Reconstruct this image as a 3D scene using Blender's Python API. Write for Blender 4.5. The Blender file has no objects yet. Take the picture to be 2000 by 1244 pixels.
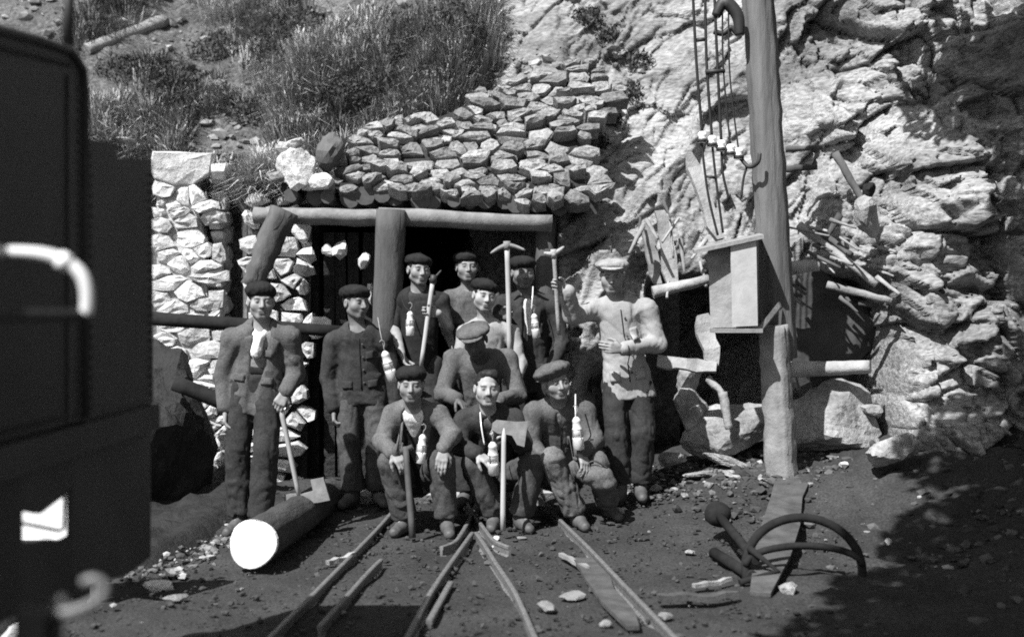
import bpy, math, random
import numpy as np
from mathutils import Vector, Matrix

sc = bpy.context.scene
COL = sc.collection
K = 2400.0          # focal length in photograph pixels
CH = 1.47           # camera height

# ------------------------------------------------------------------ camera
cam_d = bpy.data.cameras.new('camera')
cam = bpy.data.objects.new('camera', cam_d); COL.objects.link(cam)
cam.location = (0, 0, CH); cam.rotation_euler = (math.radians(90), 0, 0)
cam_d.sensor_width = 36; cam_d.lens = 36 * K / 2000
cam_d.shift_y = -22 / 2000
cam_d.clip_end = 200; cam_d.clip_start = .05
cam_d.dof.use_dof = True; cam_d.dof.focus_distance = 8.4; cam_d.dof.aperture_fstop = 1.3
sc.camera = cam

# ------------------------------------------------------------------ light
AZ, EL = math.radians(38), math.radians(51)
TO_SUN = Vector((-math.sin(AZ) * math.cos(EL), -math.cos(AZ) * math.cos(EL), math.sin(EL)))
w = bpy.data.worlds.new('World'); sc.world = w; w.use_nodes = True
wn = w.node_tree.nodes; wl = w.node_tree.links
sky = wn.new('ShaderNodeTexSky'); sky.sky_type = 'NISHITA'; sky.sun_disc = False
sky.sun_elevation = EL; sky.sun_rotation = math.atan2(TO_SUN.x, TO_SUN.y)
bw = wn.new('ShaderNodeRGBToBW')       # the photograph is black and white film
wl.new(sky.outputs[0], bw.inputs[0]); wl.new(bw.outputs[0], wn['Background'].inputs[0])
wn['Background'].inputs[1].default_value = 0.08
sd = bpy.data.lights.new('sun', 'SUN'); sun = bpy.data.objects.new('sun', sd); COL.objects.link(sun)
sd.energy = 4.8; sd.angle = math.radians(.53); sd.color = (1, 1, 1)
sun.rotation_euler = (-TO_SUN).to_track_quat('-Z', 'Y').to_euler(); sun.location = (-4, -6, 12)

sc.view_settings.view_transform = 'Standard'; sc.view_settings.look = 'None'
sc.view_settings.gamma = 1; sc.view_settings.use_curve_mapping = False
sc.view_settings.exposure = 1.0
sc.cycles.filter_width = 1.8
sc.cycles.max_bounces = 5
sc.cycles.use_denoising = False

# ------------------------------------------------------------------ helpers
def P(px, py, d):
    """world point seen at a photograph pixel at depth d"""
    return Vector(((px - 1000) * d / K, d, CH - (py - 600) * d / K))

def _h(ix, iy, iz, s):
    with np.errstate(over='ignore'):
        n = (ix.astype(np.uint32) * np.uint32(374761393) + iy.astype(np.uint32) * np.uint32(668265263)
             + iz.astype(np.uint32) * np.uint32(2246822519) + np.uint32((s * 3266489917) & 0xffffffff))
        n = (n ^ (n >> np.uint32(13))) * np.uint32(1274126177)
        n = n ^ (n >> np.uint32(16))
    return (n & np.uint32(0xffff)).astype(np.float32) / 32767.5 - 1.0

def vnoise(p, s=0):
    p = np.asarray(p, np.float32)
    i = np.floor(p).astype(np.int64); f = p - i
    f = f * f * (3 - 2 * f)
    r = 0
    for a in (0, 1):
        for b in (0, 1):
            for c in (0, 1):
                wt = (f[:, 0] if a else 1 - f[:, 0]) * (f[:, 1] if b else 1 - f[:, 1]) * (f[:, 2] if c else 1 - f[:, 2])
                r = r + wt * _h(i[:, 0] + a, i[:, 1] + b, i[:, 2] + c, s)
    return r

def fbm(p, o=4, s=0, g=.5):
    p = np.asarray(p, np.float32); r = 0; a = 1.
    for k in range(o):
        r = r + a * vnoise(p * (2.03 ** k) + 17.3 * k, s + k); a *= g
    return r

def sst(a, b, x):
    t = np.clip((x - a) / (b - a), 0, 1); return t * t * (3 - 2 * t)

def ground_z(x, y):
    x = np.asarray(x, float); y = np.asarray(y, float)
    z = .06 * np.clip(y - 8, 0, 3) + .30 * sst(.2, 2.2, x) * sst(6.8, 8.8, y)
    z = z + .28 * np.clip(x - 2.3, 0, 9) * sst(5., 7.5, y)
    z = z - .05 * sst(-2.0, -2.5, x)
    return z

def gz(x, y): return float(ground_z(x, y))

def mesh_np(name, V, F, mat=None, smooth=True):
    V = np.asarray(V, np.float32); F = np.asarray(F, np.int32)
    m = bpy.data.meshes.new(name)
    n = F.shape[1]
    m.vertices.add(len(V)); m.vertices.foreach_set('co', V.ravel())
    m.loops.add(F.size); m.loops.foreach_set('vertex_index', F.ravel())
    m.polygons.add(len(F)); m.polygons.foreach_set('loop_start', np.arange(0, F.size, n, dtype=np.int32))
    m.polygons.foreach_set('use_smooth', np.full(len(F), smooth))
    m.update(calc_edges=True)
    if mat: m.materials.append(mat)
    return m

def tag(o, label=None, cat=None, group=None, kind=None):
    if label: o['label'] = label
    if cat: o['category'] = cat
    if group: o['group'] = group
    if kind: o['kind'] = kind
    return o

def wloc(o):
    l = Vector(o.location)
    while o.parent: o = o.parent; l += Vector(o.location)
    return l

def link(name, me, parent=None, origin=None):
    """me has world coordinates: recentre it, link it, hang it on its parent"""
    n = len(me.vertices); a = np.empty(n * 3, np.float32); me.vertices.foreach_get('co', a); a = a.reshape(-1, 3)
    c = np.array(origin if origin is not None else (a.min(0) + a.max(0)) / 2, np.float32)
    me.vertices.foreach_set('co', (a - c).ravel()); me.update()
    o = bpy.data.objects.new(name, me); COL.objects.link(o)
    if parent:
        o.parent = parent; o.location = Vector([float(v) for v in c]) - wloc(parent)
    else: o.location = [float(v) for v in c]
    return o

def empty(name, loc, label, cat, group=None, kind=None):
    o = bpy.data.objects.new(name, None); COL.objects.link(o); o.location = loc; o.empty_display_size = .1
    return tag(o, label, cat, group, kind)

class MB:
    def __init__(s): s.v = []; s.f = []
    def add(s, V, F):
        n = len(s.v); s.v += [tuple(v) for v in V]; s.f += [tuple(i + n for i in f) for f in F]; return s
    def rod(s, a, b, r0, r1=None, n=12, rings=1, wob=0, seed=0, caps=True):
        r1 = r0 if r1 is None else r1
        a = Vector(a); b = Vector(b); ax = (b - a)
        q = ax.to_track_quat('Z', 'Y'); rnd = random.Random(seed)
        V = []; F = []
        ph = [rnd.uniform(-1, 1) for _ in range(n)]
        for j in range(rings + 1):
            t = j / rings; c = a + ax * t
            off = Vector((rnd.uniform(-1, 1), rnd.uniform(-1, 1), 0)) * wob * .5 if 0 < j < rings else Vector((0, 0, 0))
            for i in range(n):
                th = 2 * math.pi * i / n
                r = (r0 + (r1 - r0) * t) * (1 + 0) + wob * (ph[i] * .6 + rnd.uniform(-.4, .4))
                V.append(c + q @ (Vector((math.cos(th) * r, math.sin(th) * r, 0)) + off))
        for j in range(rings):
            for i in range(n):
                k = (i + 1) % n
                F.append((j * n + i, j * n + k, (j + 1) * n + k, (j + 1) * n + i))
        if caps: F += [tuple(range(n))[::-1], tuple(rings * n + i for i in range(n))]
        return s.add(V, F)
    def tube(s, pts, r, n=8, caps=True):
        pts = [Vector(p) for p in pts]; R = r if isinstance(r, (list, tuple)) else [r] * len(pts)
        V = []; F = []; up = Vector((0, 0, 1))
        t0 = (pts[1] - pts[0]).normalized(); side = t0.cross(up)
        if side.length < .1: side = t0.cross(Vector((0, 1, 0)))
        side.normalize()
        for j, p in enumerate(pts):
            t = (pts[min(j + 1, len(pts) - 1)] - pts[max(j - 1, 0)]).normalized()
            side = (side - t * side.dot(t)).normalized(); u = t.cross(side)
            for i in range(n):
                th = 2 * math.pi * i / n; V.append(p + (side * math.cos(th) + u * math.sin(th)) * R[j])
        for j in range(len(pts) - 1):
            for i in range(n):
                k = (i + 1) % n; F.append((j * n + i, j * n + k, (j + 1) * n + k, (j + 1) * n + i))
        if caps: F += [tuple(range(n))[::-1], tuple((len(pts) - 1) * n + i for i in range(n))]
        return s.add(V, F)
    def box(s, c, size, rot=None, bev=0):
        c = Vector(c); h = [x / 2 for x in size]; R = rot or Matrix.Identity(3)
        if bev <= 0:
            V = [c + R @ Vector((x * h[0], y * h[1], z * h[2])) for x in (-1, 1) for y in (-1, 1) for z in (-1, 1)]
            return s.add(V, [(0, 1, 3, 2), (4, 6, 7, 5), (0, 4, 5, 1), (2, 3, 7, 6), (0, 2, 6, 4), (1, 5, 7, 3)])
        V = []; b = min(bev, min(h) * .9)
        idx = {}
        for x in (-1, 1):
            for y in (-1, 1):
                for z in (-1, 1):
                    for a in range(3):
                        l = [x * h[0], y * h[1], z * h[2]]; sg = (x, y, z)
                        for m in range(3):
                            if m != a: l[m] -= sg[m] * b
                        idx[(x, y, z, a)] = len(V); V.append(c + R @ Vector(l))
        F = []
        for a in range(3):
            m, n = [i for i in range(3) if i != a]
            for sgn in (-1, 1):
                q = []
                for p, r in ((-1, -1), (1, -1), (1, 1), (-1, 1)):
                    k = [0, 0, 0]; k[a] = sgn; k[m] = p; k[n] = r; q.append(idx[(*k, a)])
                F.append(tuple(q))
                for r in (-1, 1):      # edge bevels along m between a-face and n-face
                    k0 = [0, 0, 0]; k0[a] = sgn; k0[n] = r; k1 = list(k0); k0[m] = -1; k1[m] = 1
                    if a < n: F.append((idx[(*k0, a)], idx[(*k1, a)], idx[(*k1, n)], idx[(*k0, n)]))
        for x in (-1, 1):
            for y in (-1, 1):
                for z in (-1, 1): F.append((idx[(x, y, z, 0)], idx[(x, y, z, 1)], idx[(x, y, z, 2)]))
        return s.add(V, F)
    def prism(s, poly, axis_vec):
        """poly: 3-D outline, extruded along axis_vec"""
        n = len(poly); a = Vector(axis_vec)
        V = [Vector(p) for p in poly] + [Vector(p) + a for p in poly]
        F = [tuple(range(n))[::-1], tuple(range(n, 2 * n))] + [(i, (i + 1) % n, n + (i + 1) % n, n + i) for i in range(n)]
        return s.add(V, F)
    def lathe(s, prof, o, up=(0, 0, 1), n=14):
        q = Vector(up).to_track_quat('Z', 'Y'); o = Vector(o); V = []; F = []
        for r, z in prof:
            for i in range(n):
                th = 2 * math.pi * i / n; V.append(o + q @ Vector((r * math.cos(th), r * math.sin(th), z)))
        for j in range(len(prof) - 1):
            for i in range(n):
                k = (i + 1) % n; F.append((j * n + i, j * n + k, (j + 1) * n + k, (j + 1) * n + i))
        F += [tuple(range(n))[::-1], tuple((len(prof) - 1) * n + i for i in range(n))]
        return s.add(V, F)
    def build(s, name, mat, parent=None, smooth=False, angle=None):
        m = bpy.data.meshes.new(name); m.from_pydata([tuple(v) for v in s.v], [], s.f); m.update()
        import bmesh
        b = bmesh.new(); b.from_mesh(m); bmesh.ops.recalc_face_normals(b, faces=b.faces); b.to_mesh(m); b.free()
        if mat: m.materials.append(mat)
        for p in m.polygons: p.use_smooth = bool(smooth) and len(p.vertices) <= 4
        return link(name, m, parent)

# ------------------------------------------------------------------ materials
def M(name, col, rough=.85, var=.35, scale=5, bump=.4, bscale=40, bdist=.01, objvar=0, metal=0, stretch=None, rot=None, attr=None, spec=.3, fine=0, fscale=90):
    m = bpy.data.materials.new(name); m.use_nodes = True
    N = m.node_tree.nodes; L = m.node_tree.links; b = N['Principled BSDF']
    b.inputs['Roughness'].default_value = rough; b.inputs['Metallic'].default_value = metal
    b.inputs['Specular IOR Level'].default_value = spec
    tc = N.new('ShaderNodeTexCoord'); vec = tc.outputs['Object']
    oi = N.new('ShaderNodeObjectInfo')
    if objvar:
        ad = N.new('ShaderNodeVectorMath'); ad.operation = 'MULTIPLY_ADD'
        ad.inputs[0].default_value = (37, 53, 71)
        cb = N.new('ShaderNodeCombineXYZ')
        for i in range(3): L.new(oi.outputs['Random'], cb.inputs[i])
        L.new(cb.outputs[0], ad.inputs[1]); L.new(vec, ad.inputs[2]); vec = ad.outputs[0]
    if stretch:
        mp = N.new('ShaderNodeMapping'); mp.inputs['Scale'].default_value = stretch; mp.inputs['Rotation'].default_value = rot or (0, 0, 0); L.new(vec, mp.inputs[0]); vec = mp.outputs[0]
    n1 = N.new('ShaderNodeTexNoise'); n1.inputs['Scale'].default_value = scale; n1.inputs['Detail'].default_value = 9; n1.inputs['Roughness'].default_value = .62
    L.new(vec, n1.inputs['Vector'])
    mr = N.new('ShaderNodeMapRange'); mr.inputs[1].default_value = .28; mr.inputs[2].default_value = .72
    mr.inputs[3].default_value = col * (1 - var); mr.inputs[4].default_value = col * (1 + var); L.new(n1.outputs[0], mr.inputs[0])
    out = mr.outputs[0]
    def mul(x, y=None, val=None):
        q = N.new('ShaderNodeMath'); q.operation = 'MULTIPLY'; L.new(x, q.inputs[0])
        if y is not None: L.new(y, q.inputs[1])
        else: q.inputs[1].default_value = val
        return q.outputs[0]
    if fine:
        n3 = N.new('ShaderNodeTexNoise'); n3.inputs['Scale'].default_value = fscale; n3.inputs['Detail'].default_value = 3; L.new(vec, n3.inputs['Vector'])
        m3 = N.new('ShaderNodeMapRange'); m3.inputs[1].default_value = .3; m3.inputs[2].default_value = .7; m3.inputs[3].default_value = 1 - fine; m3.inputs[4].default_value = 1 + fine
        L.new(n3.outputs[0], m3.inputs[0]); out = mul(out, m3.outputs[0])
    if objvar:
        m2 = N.new('ShaderNodeMapRange'); m2.inputs[3].default_value = 1 - objvar; m2.inputs[4].default_value = 1 + objvar
        L.new(oi.outputs['Random'], m2.inputs[0]); out = mul(out, m2.outputs[0])
    if attr:
        at = N.new('ShaderNodeAttribute'); at.attribute_name = attr; out = mul(out, at.outputs['Fac'])
    L.new(out, b.inputs['Base Color'])
    n2 = N.new('ShaderNodeTexNoise'); n2.inputs['Scale'].default_value = bscale; n2.inputs['Detail'].default_value = 8; n2.inputs['Roughness'].default_value = .65
    L.new(vec, n2.inputs['Vector'])
    bp = N.new('ShaderNodeBump'); bp.inputs['Strength'].default_value = bump; bp.inputs['Distance'].default_value = bdist
    L.new(n2.outputs[0], bp.inputs['Height']); L.new(bp.outputs[0], b.inputs['Normal'])
    return m

m_ground = M('coal_dust_ground', .031, .95, .5, 1.6, .8, 28, .02, fine=.5, fscale=70)
m_gravel = M('gravel', .075, .9, .4, 9, .5, 60, .006, attr='tone')
m_soil = M('soil', .10, .95, .55, 2.2, 1, 14, .06, fine=.5, fscale=25)
m_grass = M('dry_grass', .26, .8, .3, 2, 0, 40, attr='tone')
m_rock = M('cliff_rock', .215, .9, .62, 1.3, .9, 16, .03, fine=.45, fscale=26, stretch=(.6, 1, 1.7), rot=(0, math.radians(52), 0))
m_chunk = M('broken_rock', .27, .9, .45, 3, 1, 16, .035, fine=.25, fscale=30, objvar=.12)
m_stone = M('wall_stone', .23, .9, .42, 5, 1, 22, .03, objvar=.38, fine=.3, fscale=45)
m_lime = M('limewashed_stone', .50, .9, .28, 6, .9, 22, .02, objvar=.22, fine=.2, fscale=40)
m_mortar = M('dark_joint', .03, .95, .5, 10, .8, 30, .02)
m_lightmortar = M('pale_mortar', .36, .95, .5, 8, .9, 30, .02)
m_bark = M('old_timber', .075, .85, .45, 9, .8, 40, .01, objvar=.2, stretch=(1, 1, .25))
m_pale = M('pale_timber', .26, .8, .4, 6, .9, 30, .012, objvar=.2)
m_greywood = M('grey_timber', .19, .85, .35, 10, .7, 45, .008, objvar=.2)
m_door = M('pale_board', .36, .8, .2, 9, .4, 40, .005)
m_polew = M('pole_timber', .12, .85, .5, 7, 1, 30, .012, stretch=(1, 1, .12))
m_logbark = M('log_bark', .045, .9, .5, 12, 1, 30, .02, stretch=(1, .25, 1))
m_dull_black = M('dull_black', .018, .9, .4, 12, .6, 50, .006, spec=.1)  # dull black of the dark rails and of the shadow stand-in wheel
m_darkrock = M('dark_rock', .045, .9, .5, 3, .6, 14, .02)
m_shade_fill = M('shade_fill', .018, .7, .5, 12, 1, 20, .03)  # near black; puts shade into the heap, ground sheet and mouth boards
m_leaf = M('bush_leaf', .06, .7, .4, 3, 0, attr='tone')
m_board = M('grimy_board', .065, .9, .5, 7, .8, 30, .01)
m_cut = M('cut_log_end', .66, .8, .12, 14, .3, 60, .004)
m_iron = M('black_iron', .028, .55, .3, 6, .25, 60, .004, spec=.35)
m_steel = M('worn_rail_steel', .125, .45, .4, 30, .3, 80, .003, spec=.5)
m_loco = M('sooty_black_paint', .034, .6, .4, 1.6, .25, 40, .004, spec=.25)
m_hose = M('pale_rubber_hose', .62, .6, .2, 9, .2, 60, .003)
m_white = M('white_enamel', .75, .5, .12, 8, .2, 40, .003)
m_lamp = M('bright_lamp_metal', .74, .35, .12, 20, .1, 60, .002, metal=.25, spec=.6)
m_handle = M('ash_handle', .34, .6, .2, 12, .2, 60, .003, stretch=(1, 1, .2))
m_darkhandle = M('dark_handle', .06, .7, .3, 12, .3, 60, .003)
m_tool = M('tool_steel', .20, .45, .35, 18, .3, 60, .003, spec=.5)
m_insul = M('porcelain', .7, .3, .1, 9, .1, 40, .002, spec=.6)
m_wire = M('black_wire', .02, .6, .2, 9, .1, 40, .002)
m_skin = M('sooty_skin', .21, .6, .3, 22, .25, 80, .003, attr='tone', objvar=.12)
m_hair = M('black_hair', .014, .6, .3, 60, .8, 120, .004)
def cloth(n, c): return M(n, c, .95, .35, 7, .4, 24, .012, fine=.3, fscale=110, spec=.1)
m_jgrey = cloth('grey_wool', .085); m_jdark = cloth('dark_wool', .036); m_jlight = M('light_drill', .27, .95, .16, 5, .35, 24, .010, fine=.12, fscale=110, spec=.1)
m_shirt = cloth('white_cotton', .62); m_shirtg = cloth('grey_cotton', .20); m_trd = cloth('dark_trousers', .032)
m_trg = cloth('grey_trousers', .058); m_capd = cloth('dark_cap', .018); m_capg = cloth('grey_cap', .085); m_capl = cloth('light_cap', .24)
m_vest = cloth('dark_waistcoat', .02); m_jmid = cloth('mid_wool', .10); m_trm = cloth('mid_trousers', .11)
m_boot = M('dusty_leather', .07, .6, .4, 15, .4, 50, .004, spec=.4)
m_leather = M('leather', .05, .5, .3, 15, .4, 50, .004)
# ================================================================== ground
def grid_faces(nx, ny):
    i, j = np.meshgrid(np.arange(nx - 1), np.arange(ny - 1), indexing='ij'); a = (i * ny + j).ravel()
    return np.stack([a, a + ny, a + ny + 1, a + 1], 1)

def axis(segs):
    out = []
    for a, b, h in segs: out.append(np.arange(a, b, h))
    return np.unique(np.round(np.concatenate(out + [np.array([segs[-1][1]])]), 4))

gx = axis([(-40, -5, 2.), (-5, -2.6, .2), (-2.6, 4.2, .035), (4.2, 8, .2), (8, 40, 2.)])
gy = axis([(-30, 4.4, 1.2), (4.4, 10.2, .035), (10.2, 14, .3), (14, 45, 2.)])
X, Y = np.meshgrid(gx, gy, indexing='ij'); X = X.ravel(); Y = Y.ravel()
p3 = np.stack([X, Y, 0 * X], 1)
Z = ground_z(X, Y)
rough_r = sst(.9, 2., X)
bump_g = .022 * fbm(p3 * 3.1, 5, 3) + (.05 * rough_r) * np.abs(fbm(p3 * 5., 4, 9)) + .035 * sst(-1.55, -2.0, X) * fbm(p3 * 4, 4, 5)
near_track = sst(1.3, .8, np.abs(X + .1))
Z = Z + bump_g * (1 - .55 * near_track) - .012
o = link('ground', mesh_np('ground', np.stack([X, Y, Z], 1), grid_faces(len(gx), len(gy)), m_ground), origin=(0, 0, 0)); tag(o, kind='structure')

# ================================================================== hillside
def hill_y0(x): return 10.55 - .75 * sst(-2.35, -2.1, x) + .45 * sst(-1.7, -.8, x)
hx = axis([(-12, -4.6, .25), (-4.6, 1.4, .05)]); hv = axis([(0, 4.5, .05), (4.5, 22, .5)])
Xh, Vh = np.meshgrid(hx, hv, indexing='ij'); Yh = hill_y0(Xh) + Vh
def hill_z(x, y):
    x = np.asarray(x, float); y = np.asarray(y, float)
    p = np.stack([x.ravel(), y.ravel(), 0 * x.ravel()], 1)
    n = (.22 * fbm(p * .9, 4, 21) + .05 * np.abs(fbm(p * 3.5, 4, 23))).reshape(x.shape)
    t = y - hill_y0(x)
    z = 2.27 + t * .78 + .95 * sst(-1.75, -.3, x) - 3.2 * sst(-.75, .25, x - .30 * t) + n * sst(0, .8, t)
    return z
Zh = hill_z(Xh, Yh)
bot = np.where(hx < -1.62, -.1, 2.2)
Xh = np.concatenate([hx[:, None], Xh], 1); Yh = np.concatenate([hill_y0(hx)[:, None] + .04, Yh], 1); Zh = np.concatenate([bot[:, None], Zh], 1)
o = link('hillside', mesh_np('hillside', np.stack([Xh.ravel(), Yh.ravel(), Zh.ravel()], 1), grid_faces(len(hx), len(hv) + 1), m_soil), origin=(0, 0, 0)); tag(o, kind='structure')

# ================================================================== cliff
cx = axis([(-1.1, 4.6, .014), (4.6, 9, .15)]); cz = axis([(-.2, 4.6, .014), (4.6, 5.2, .05), (5.2, 9, .2)])
Xc, Zc = np.meshgrid(cx, cz, indexing='ij'); xs = Xc.ravel(); zs = Zc.ravel()
y0 = np.interp(xs, [-2.2, -1.2, -.5, .4, .9, 1.4, 2.0, 2.6, 3.1, 3.6, 4.5, 9], [14, 11.6, 9.75, 9.38, 9.55, 9.75, 9.75, 9.15, 8.85, 8.4, 7.2, 2.])
lean = np.interp(xs, [.5, 1.2, 2.0, 3], [.78, .62, .42, .38])
yc = y0 + np.clip(zs - 1.9, 0, 9) * lean + .12 * np.clip(zs, 0, 1.9)
a = math.radians(52); u = xs * math.cos(a) + zs * math.sin(a); wv = -xs * math.sin(a) + zs * math.cos(a)
q = np.stack([u * .55, wv * 1.3, 0 * u], 1)
warp = fbm(q, 4, 31)
def facets(a, b, seed, groove=0., tl=.9):
    i = np.floor(a).astype(np.int64); j = np.floor(b).astype(np.int64); d1 = np.full(a.shape, 9.); d2 = np.full(a.shape, 9.); h = np.zeros(a.shape)
    for di in (-1, 0, 1):
        for dj in (-1, 0, 1):
            I, Jj = i + di, j + dj; z0 = np.zeros_like(I); r_ = [_h(I, Jj, z0 + k, seed) for k in range(5)]
            x = a - (I + .5 + .46 * r_[0]); y = b - (Jj + .5 + .46 * r_[1]); d = x * x + y * y
            hh = r_[2] + tl * r_[3] * x + tl * r_[4] * y
            m = d < d1; d2 = np.where(m, d1, np.minimum(d2, d)); h = np.where(m, hh, h); d1 = np.where(m, d, d1)
    return h + groove * np.exp(-(np.sqrt(d2) - np.sqrt(d1)) / .07)
wu = u + .16 * vnoise(np.stack([u * 2, wv * 2, 0 * u], 1), 71) + .05 * vnoise(np.stack([u * 7, wv * 7, 0 * u], 1), 72)
ww = wv + .10 * vnoise(np.stack([u * 2, wv * 2, 0 * u + 5], 1), 73) + .04 * vnoise(np.stack([u * 7, wv * 7, 0 * u + 5], 1), 74)
saw = (ww * 1.3 + .5 * warp) % 1.0
cr = sst(2.3, 2.75, xs + .12 * vnoise(q * 3, 75))
lay = -.13 * saw ** 2.5 + .10 * facets(wu * .6, ww * 1.8, 81, .3) + .04 * facets(wu * 1.8, ww * 4.6, 82, .12, 1.3) + .022 * facets(wu * 5, ww * 13, 83, .2, 1.5) + .016 * fbm(np.stack([u * 5, wv * 14, 0 * u], 1), 3, 90) + .05 * fbm(q * 1.5, 3, 84)
fx = xs + .08 * vnoise(np.stack([xs * 3, zs * 3, 0 * u], 1), 76) + .03 * vnoise(np.stack([xs * 9, zs * 9, 0 * u], 1), 78); fz = zs + .08 * vnoise(np.stack([xs * 3, zs * 3, 0 * u + 4], 1), 77)
crag = .21 * facets(fx * 2.1 + .8 * fz, fz * 2.0 - .3 * fx, 85, .55, 1.5) + .10 * facets(fx * 4.2 + fz, fz * 5.0 - fx, 86, .5, 1.6) + .04 * facets(fx * 10 + fz * 3, fz * 11, 87, .4, 1.6) + .10 * fbm(np.stack([xs * 1.6, zs * 1.6, 0 * xs], 1), 3, 88)
crag = crag - .42 * np.exp(-((xs - 3.02) / .34) ** 2) * sst(2.9, 2.0, zs) - .15 * np.exp(-((zs - .45) / .3) ** 2) * sst(2.5, 2.9, xs)
yc = yc + lay * (1 - cr) + crag * cr
# the dark recess under the fallen timber and the mouth of the tunnel
def blob(x0, x1, z0, z1, s): return sst(x0 - s, x0 + s, xs) * sst(x1 + s, x1 - s, xs) * sst(z0 - s, z0 + s, zs) * sst(z1 + s, z1 - s, zs)
yc = yc + 1.5 * blob(1.12, 2.76, .1, 1.66, .09)
yc = yc + .9 * blob(.62, 1.25, .25, .95, .12)
yc = yc + 3.2 * sst(.36, .28, xs) * sst(2.5, 2.36, zs)
o = link('cliff', mesh_np('cliff', np.stack([xs, yc, zs], 1), grid_faces(len(cx), len(cz)), m_rock), origin=(0, 0, 0)); tag(o, kind='structure')
CL = (cx, cz, yc.reshape(len(cx), len(cz)))
def cliff_y(x, z):
    i = min(max(int(np.searchsorted(cx, x)), 0), len(cx) - 1); j = min(max(int(np.searchsorted(cz, z)), 0), len(cz) - 1)
    return float(CL[2][i, j])

# ================================================================== tunnel lining
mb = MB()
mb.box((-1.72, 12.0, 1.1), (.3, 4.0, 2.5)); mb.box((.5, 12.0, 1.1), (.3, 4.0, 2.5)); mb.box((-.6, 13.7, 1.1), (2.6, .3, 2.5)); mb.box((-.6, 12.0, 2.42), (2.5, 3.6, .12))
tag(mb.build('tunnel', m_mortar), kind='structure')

# ================================================================== stones
def clip(poly, n, c):
    out = []
    for i in range(len(poly)):
        a = poly[i]; b = poly[(i + 1) % len(poly)]
        da = a[0] * n[0] + a[1] * n[1] - c; db = b[0] * n[0] + b[1] * n[1] - c
        if da <= 0: out.append(a)
        if (da < 0 < db) or (db < 0 < da):
            t = da / (da - db); out.append((a[0] + (b[0] - a[0]) * t, a[1] + (b[1] - a[1]) * t))
    return out

def inside(p, poly):
    r = False
    for i in range(len(poly)):
        a = poly[i]; b = poly[(i + 1) % len(poly)]
        if (a[1] > p[1]) != (b[1] > p[1]) and p[0] < (b[0] - a[0]) * (p[1] - a[1]) / (b[1] - a[1]) + a[0]: r = not r
    return r

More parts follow.
